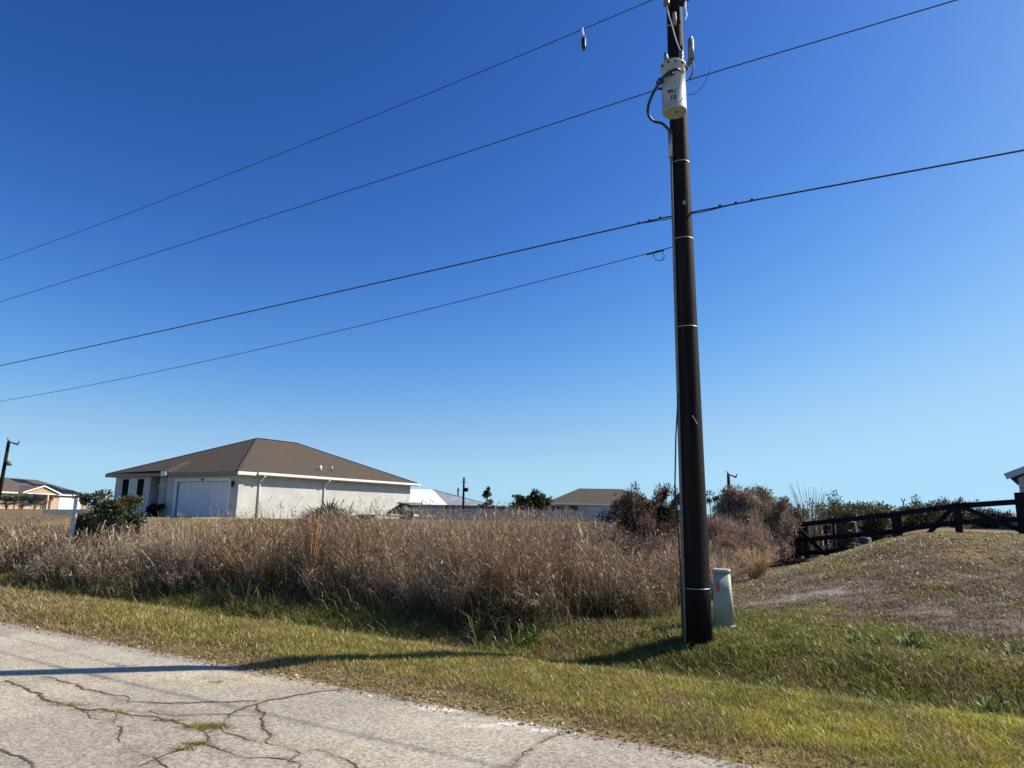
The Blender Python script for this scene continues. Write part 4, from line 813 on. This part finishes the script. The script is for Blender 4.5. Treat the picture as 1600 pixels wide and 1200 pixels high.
# --- house at right edge: only its eave end is in view
xr,zr=px_at(1571,745,30); hr=empty('white_eaved_house',(xr,30,T(xr,30)),R(-38),'house with grey eave cut off by the right edge of the photo','house')
ez=zr-T(xr,30); mb=MB(); mb.box(.42,9,.5,12,-.3,ez-.02); mb.build('wall',mat('pale_wall',(.5,.49,.46),.9,noise=3),hr)
mb=MB(); P_a=[(0,0),(4.7,2.0),(9.4,0)]
mb.face([(0,-.1,ez+.12),(4.7,-.1,ez+2.1),(4.7,12,ez+2.1),(0,12,ez+.12)]); mb.face([(9.4,-.1,ez+.12),(4.7,-.1,ez+2.1),(4.7,12,ez+2.1),(9.4,12,ez+.12)]); mb.build('roof',M_sh,hr)
mb=MB(); mb.face([(.42,.495,ez-.02),(9,.495,ez-.02),(4.7,.495,ez+1.9)]); mb.build('gable_wall',M_stucco,hr)
mb=MB(); mb.bar((0,-.13,ez+.0),(4.7,-.13,ez+1.98),.06,.26); mb.bar((9.4,-.13,ez+.0),(4.7,-.13,ez+1.98),.06,.26); mb.build('barge_board',mat('grey_barge_board',(.42,.44,.46),.6),hr)
mb=MB(); mb.box(.75,1.0,.40,.495,1.75,2.15); mb.build('wall_lantern',M_blk,hr)

# ---------------- far grey fence ----------------
M_gf=mat('weathered_grey_boards',(.42,.42,.44),.85,noise=4)
Yf=52; xa,_=px_at(640,800,Yf); xb,_=px_at(985,800,Yf); ff=empty('board_fence',(xa,Yf,T(xa,Yf)),0,'long grey board privacy fence along the back of the lot','fence')
tf=px_at(800,796,Yf)[1]-T(xa,Yf); n_=int((xb-xa)/.15); mb=MB()
for k in range(n_): x=k*.15; mb.box(x,x+.138,0,.02,-.3,tf+random.uniform(-.02,.02))
mb.build('boards',M_gf,ff)
for k in range(0,n_,16): mb=MB(); x=k*.15; mb.box(x-.05,x+.05,.021,.12,-.3,tf-.05); mb.build('post',M_gf,ff)

# ---------------- items by the garage house ----------------
M_tarp=mat('dark_green_tarp',(.05,.065,.06),.7,noise=2); M_cream=mat('cream_cover',(.6,.58,.5),.7,noise=3)
bx_,bz_=px_at(628,808,44); bt=empty('covered_boat',(bx_,44,T(bx_,44)),R(20),'covered boat on a trailer with a dark green tarp behind the house corner','boat')
mb=MB(); sc=[(-1.0,.2,.05),(-.6,.5,.35),(-.1,.6,.7),(.1,.6,.72),(.5,.5,.6),(.7,.3,.2)]; prev=None
for (x,hw_,hz) in sc:
    rg=[mb.bm.verts.new((x,hw_*math.cos(t),.35+hz*math.sin(t))) for t in np.linspace(0,math.pi,9)]
    if prev: 
        for k in range(8): mb.bm.faces.new([prev[k],prev[k+1],rg[k+1],rg[k]])
    prev=rg
mb.build('tarp',M_tarp,bt)
mb=MB(); frustum(mb,1.7,.9,1.5,.7,1.0,1.12,r=.2,off=.5); mb.build('canopy',M_cream,bt)
mb=MB(); frustum(mb,2.0,1.3,1.8,1.1,.2,.36,r=.2); mb.build('hull',M_trim,bt)
for s in (-1,1): mb=MB(); mb.tube([(.3,s*.65,.3),(.3,s*.8,.3)],.3,16); mb.build('wheel',M_blk,bt)
for px,lb in ((595,'left one of two thin wire arches in front of the side wall'),(606,'right one of two thin wire arches in front of the side wall')):
    x,z=px_at(px,797,31); o=empty('wire_arch',(x,31,T(x,31)),R(10),lb,'garden arch','thin wire arches by the side wall'); hz=z-T(x,31)
    mb=MB(); mb.tube([(-.13,0,0),(-.13,0,hz-.13)]+[(-.13*math.cos(t),0,hz-.13+.13*math.sin(t)) for t in np.linspace(.3,2.84,8)]+[(.13,0,hz-.13),(.13,0,0)],.011,6); mb.build('hoop',M_pole,o)
    mb=MB(); mb.tube([(-.13,0,hz*.6),(.13,0,hz*.6)],.009,6); mb.build('crossbar',M_pole,o)
x,z=px_at(573,804,29); o=empty('wheelbarrow',(x,29,T(x,29)),R(15),'dark wheelbarrow tray poking out of the weeds before the side wall','wheelbarrow'); hz=z-T(x,29)
mb=MB(); frustum(mb,.5,.4,.85,.6,hz-.2,hz,r=.06); mb.build('tray',M_blk,o)
mb=MB(); mb.tube([(.5,-.2,hz-.05),(-.2,-.2,hz-.25),(-.6,-.02,.2)],.018,6); mb.tube([(.5,.2,hz-.05),(-.2,.2,hz-.25),(-.6,.02,.2)],.018,6); mb.tube([(.2,-.2,hz-.2),(.25,-.22,0)],.016,6); mb.tube([(.2,.2,hz-.2),(.25,.22,0)],.016,6); mb.build('frame',M_galv,o)
mb=MB(); mb.tube([(-.6,-.04,.2),(-.6,.04,.2)],.2,16); mb.build('wheel',M_blk,o)
# litter
lx_,_=px_at(113,912,15.); c=g(113,914,.05); o=empty('litter_bag',(c[0],c[1],T(*c)),.4,'crumpled white scrap of litter on the verge in front of the weeds','litter')
bm=bmesh.new(); bmesh.ops.create_icosphere(bm,subdivisions=3,radius=.1)
for v_ in bm.verts: v_.co=Vector((v_.co.x*1.6,v_.co.y,v_.co.z*.5))*(.75+.5*random.random()); v_.co.z+=.03
me=bpy.data.meshes.new('scrap'); bm.to_mesh(me); bm.free(); link('scrap',me,M_white,o)

# ---------------- black gate and fence ----------------
M_bw=mat('black_painted_timber',(.010,.011,.014),.75,noise=6,col2=(.006,.006,.009),spec=.15)
def FP(t): return np.array([8.88+4.22*t,22-4*t])
def ztop(px,py,t): return px_at(px,py,FP(t)[1])[1]
z0t=ztop(1236,817,0);z5t=ztop(1402,800,.5);z1t=ztop(1590,771,1)
def rail_z(t,off): zz=np.interp(t,[0,.5,.76,1,1.6],[z0t,z5t,ztop(1495,787,.76),z1t,z1t+.1]); return zz-off
def fbar(mb,t0,o0,t1,o1,h=.14,th=.04,off=0):
    a=FP(t0);b=FP(t1); nrm=np.array([-.69,-.725])*off; mb.bar((a[0]+nrm[0]-O[0],a[1]+nrm[1]-O[1],rail_z(t0,o0)-O[2]),(b[0]+nrm[0]-O[0],b[1]+nrm[1]-O[1],rail_z(t1,o1)-O[2]),th,h)
def fpost(mb,t,w,zt_,deep=.3):
    a=FP(t); zb=T(a[0],a[1])-deep; mb.box(a[0]-w/2-O[0],a[0]+w/2-O[0],a[1]-w/2-O[1],a[1]+w/2-O[1],zb-O[2],zt_-O[2])
O=(FP(0)[0],FP(0)[1],T(*FP(0)))
gt=empty('ranch_gate',O,0,'black timber gate leaf with a diagonal brace, lowest part of the fence line','gate')
for o_ in (.07,.54,.94): mb=MB(); fbar(mb,0.,o_,.49,o_+(.0 if o_<.9 else .02)); mb.build('rail',M_bw,gt)
mb=MB(); fbar(mb,.005,.1,.175,1.12,.13,.04,.045); mb.build('brace',M_bw,gt)
mb=MB(); fpost(mb,0,.10,z0t+.02); mb.build('end_post',M_bw,gt)
O=(FP(.5)[0],FP(.5)[1],T(*FP(.5)))
fe=empty('ranch_fence',O,0,'black timber fence panel with an inverted V brace on top of the mound','fence')
for o_ in (.06,.5,.93): mb=MB(); fbar(mb,.51,o_,.76,o_); fbar(mb,.76,o_,1.5,o_); mb.build('rail',M_bw,fe)
for t,w_ in ((.5,.19),(.76,.13),(1.02,.3),(1.5,.2)): mb=MB(); fpost(mb,t,w_,rail_z(t,-.02)); mb.build('post',M_bw,fe)
mb=MB(); fbar(mb,.75,.06,.60,.9,.12,.04,.045); mb.build('brace',M_bw,fe)
mb=MB(); fbar(mb,.78,.10,1.0,.95,.12,.04,.045); mb.build('brace',M_bw,fe)
O=(FP(0)[0],FP(0)[1],T(*FP(0)))
sf=empty('side_fence',O,0,'black post and rail fence running back from the gate corner along the lot line','fence')
ns=6
for k in range(1,ns):
    rr_=px_at((1246,1259,1270,1281,1290)[k-1],840,1.0)[0]; f0_=FP(0); s=(f0_[0]-rr_*f0_[1])/(rr_*DV[1]-DV[0]); x,y=FP(0)+DV*s; mb=MB(); mb.box(x-.055-O[0],x+.055-O[0],y-.055-O[1],y+.055-O[1],T(x,y)-.3-O[2],z0t+.06*k*.3-O[2]-.05); mb.build('post',M_bw,sf)
for o_ in (.12,.56,1.0):
    mb=MB(); x,y=DV*14; mb.bar((0.05,.08,z0t-o_-O[2]),(x,y,z0t+.1-o_-O[2]),.04,.13); mb.build('rail',M_bw,sf)
# pipe pen and small things behind the gate
x,z=px_at(1298,815,28); x2,_=px_at(1336,815,28); o=empty('pipe_frame',(x,28,T(x,28)),0,'thin grey pipe frame standing behind the gate','frame'); hz=z-T(x,28)
M_pg=mat('grey_pipe',(.13,.135,.14),.7)
mb=MB(); mb.tube([(0,0,0),(0,0,hz)],.03,8); mb.tube([(x2-x,0,0),(x2-x,0,hz)],.035,8); mb.tube([(.16,0,0),(.16,0,hz)],.02,8); mb.build('upright',M_pg,o)
mb=MB(); mb.tube([(0,0,hz),(x2-x,0,hz)],.02,8); mb.build('top_rail',M_pg,o)
x,z=px_at(1351,840,27); o=empty('plastic_barrel',(x,27,T(x,27)),0,'blue grey barrel with a pale top behind the gate','barrel'); hz=z-T(x,27)
mb=MB(); mb.tube([(0,0,0),(0,0,hz*.3),(0,0,hz*.35),(0,0,hz*.7),(0,0,hz*.98)],[.2,.24,.22,.24,.2],16); mb.build('body',mat('blue_grey_plastic',(.04,.06,.07),.7),o)
mb=MB(); mb.tube([(0,0,hz*.981),(0,0,hz*1.05)],.2,16); mb.build('lid',M_pg,o)
x,z=px_at(1392,829,20.8); o=empty('clay_pot',(x,20.8,T(x,20.8)),0,'pale orange clay pot beside the thick gate post','pot'); hz=max(.3,z-T(x,20.8))
mb=MB(); mb.tube([(0,0,0),(0,0,hz*.8),(0,0,hz*.801),(0,0,hz)],[.09,.14,.16,.16],16); mb.build('pot',mat('pale_terracotta',(.6,.32,.22),.8,noise=12),o)

# ---------------- far poles ----------------
def farpole(name,label,px,ptop,Y,r,arms,leanx=0):
    x,z=px_at(px,ptop,Y); zb=T(x,Y); h=z-zb; o=empty(name,(x,Y,zb),0,label,'utility pole')
    mb=MB(); mb.tube([(-leanx,0,-.3),(0,0,h)],[r*1.3,r],10); mb.build('shaft',M_pole,o)
    for (dz,w_,kind) in arms:
        if kind=='arm': mb=MB(); mb.box(-w_/2,w_/2,-.06,.06,h-dz-.06,h-dz+.06); mb.build('crossarm',M_pole,o)
        elif kind=='can': mb=MB(); mb.tube([(r+w_/2,0,h-dz-w_),(r+w_/2,0,h-dz)],w_/2,12); mb.build('transformer',M_pole if Y>100 else M_con,o)
        elif kind=='ins': mb=MB(); mb.tube([(0,0,h),(-w_*.5,0,h+w_*.6)],[.05,.03],6); mb.tube([(.1,0,h-.1),(w_*1.6,0,h-.3),(w_*1.9,0,h)],[.05,.09,.05],6); mb.build('insulator',M_blk,o)
    return o
farpole('far_utility_pole','leaning looking utility pole with a transformer cut off by the left edge of the photo',14,689,62,.13,[(0,.5,'ins'),(1.8,.4,'can')],.2)
farpole('far_utility_pole','taller of two distant poles above the white metal roof',725,746,150,.2,[(1.0,1.2,'arm'),(2.2,.8,'can')])
farpole('far_utility_pole','shorter of two distant poles above the white metal roof',716,762,220,.22,[(.8,1.6,'arm'),(3,.8,'can')])
farpole('far_utility_pole','lone short pole sticking out of the thicket right of the big pole',1138,740,60,.13,[(0,.4,'ins')])
x,z=px_at(1411,778,45); o=empty('forked_post',(x,45,T(x,45)),0,'thin post with a forked top above the fence','post'); hz=z-T(x,45)
mb=MB(); mb.tube([(0,0,0),(0,0,hz-.2)],.05,8); mb.tube([(-.1,0,hz),(-.09,0,hz-.18),(.09,0,hz-.18),(.1,0,hz)],.03,6); mb.build('shaft',M_blk,o)
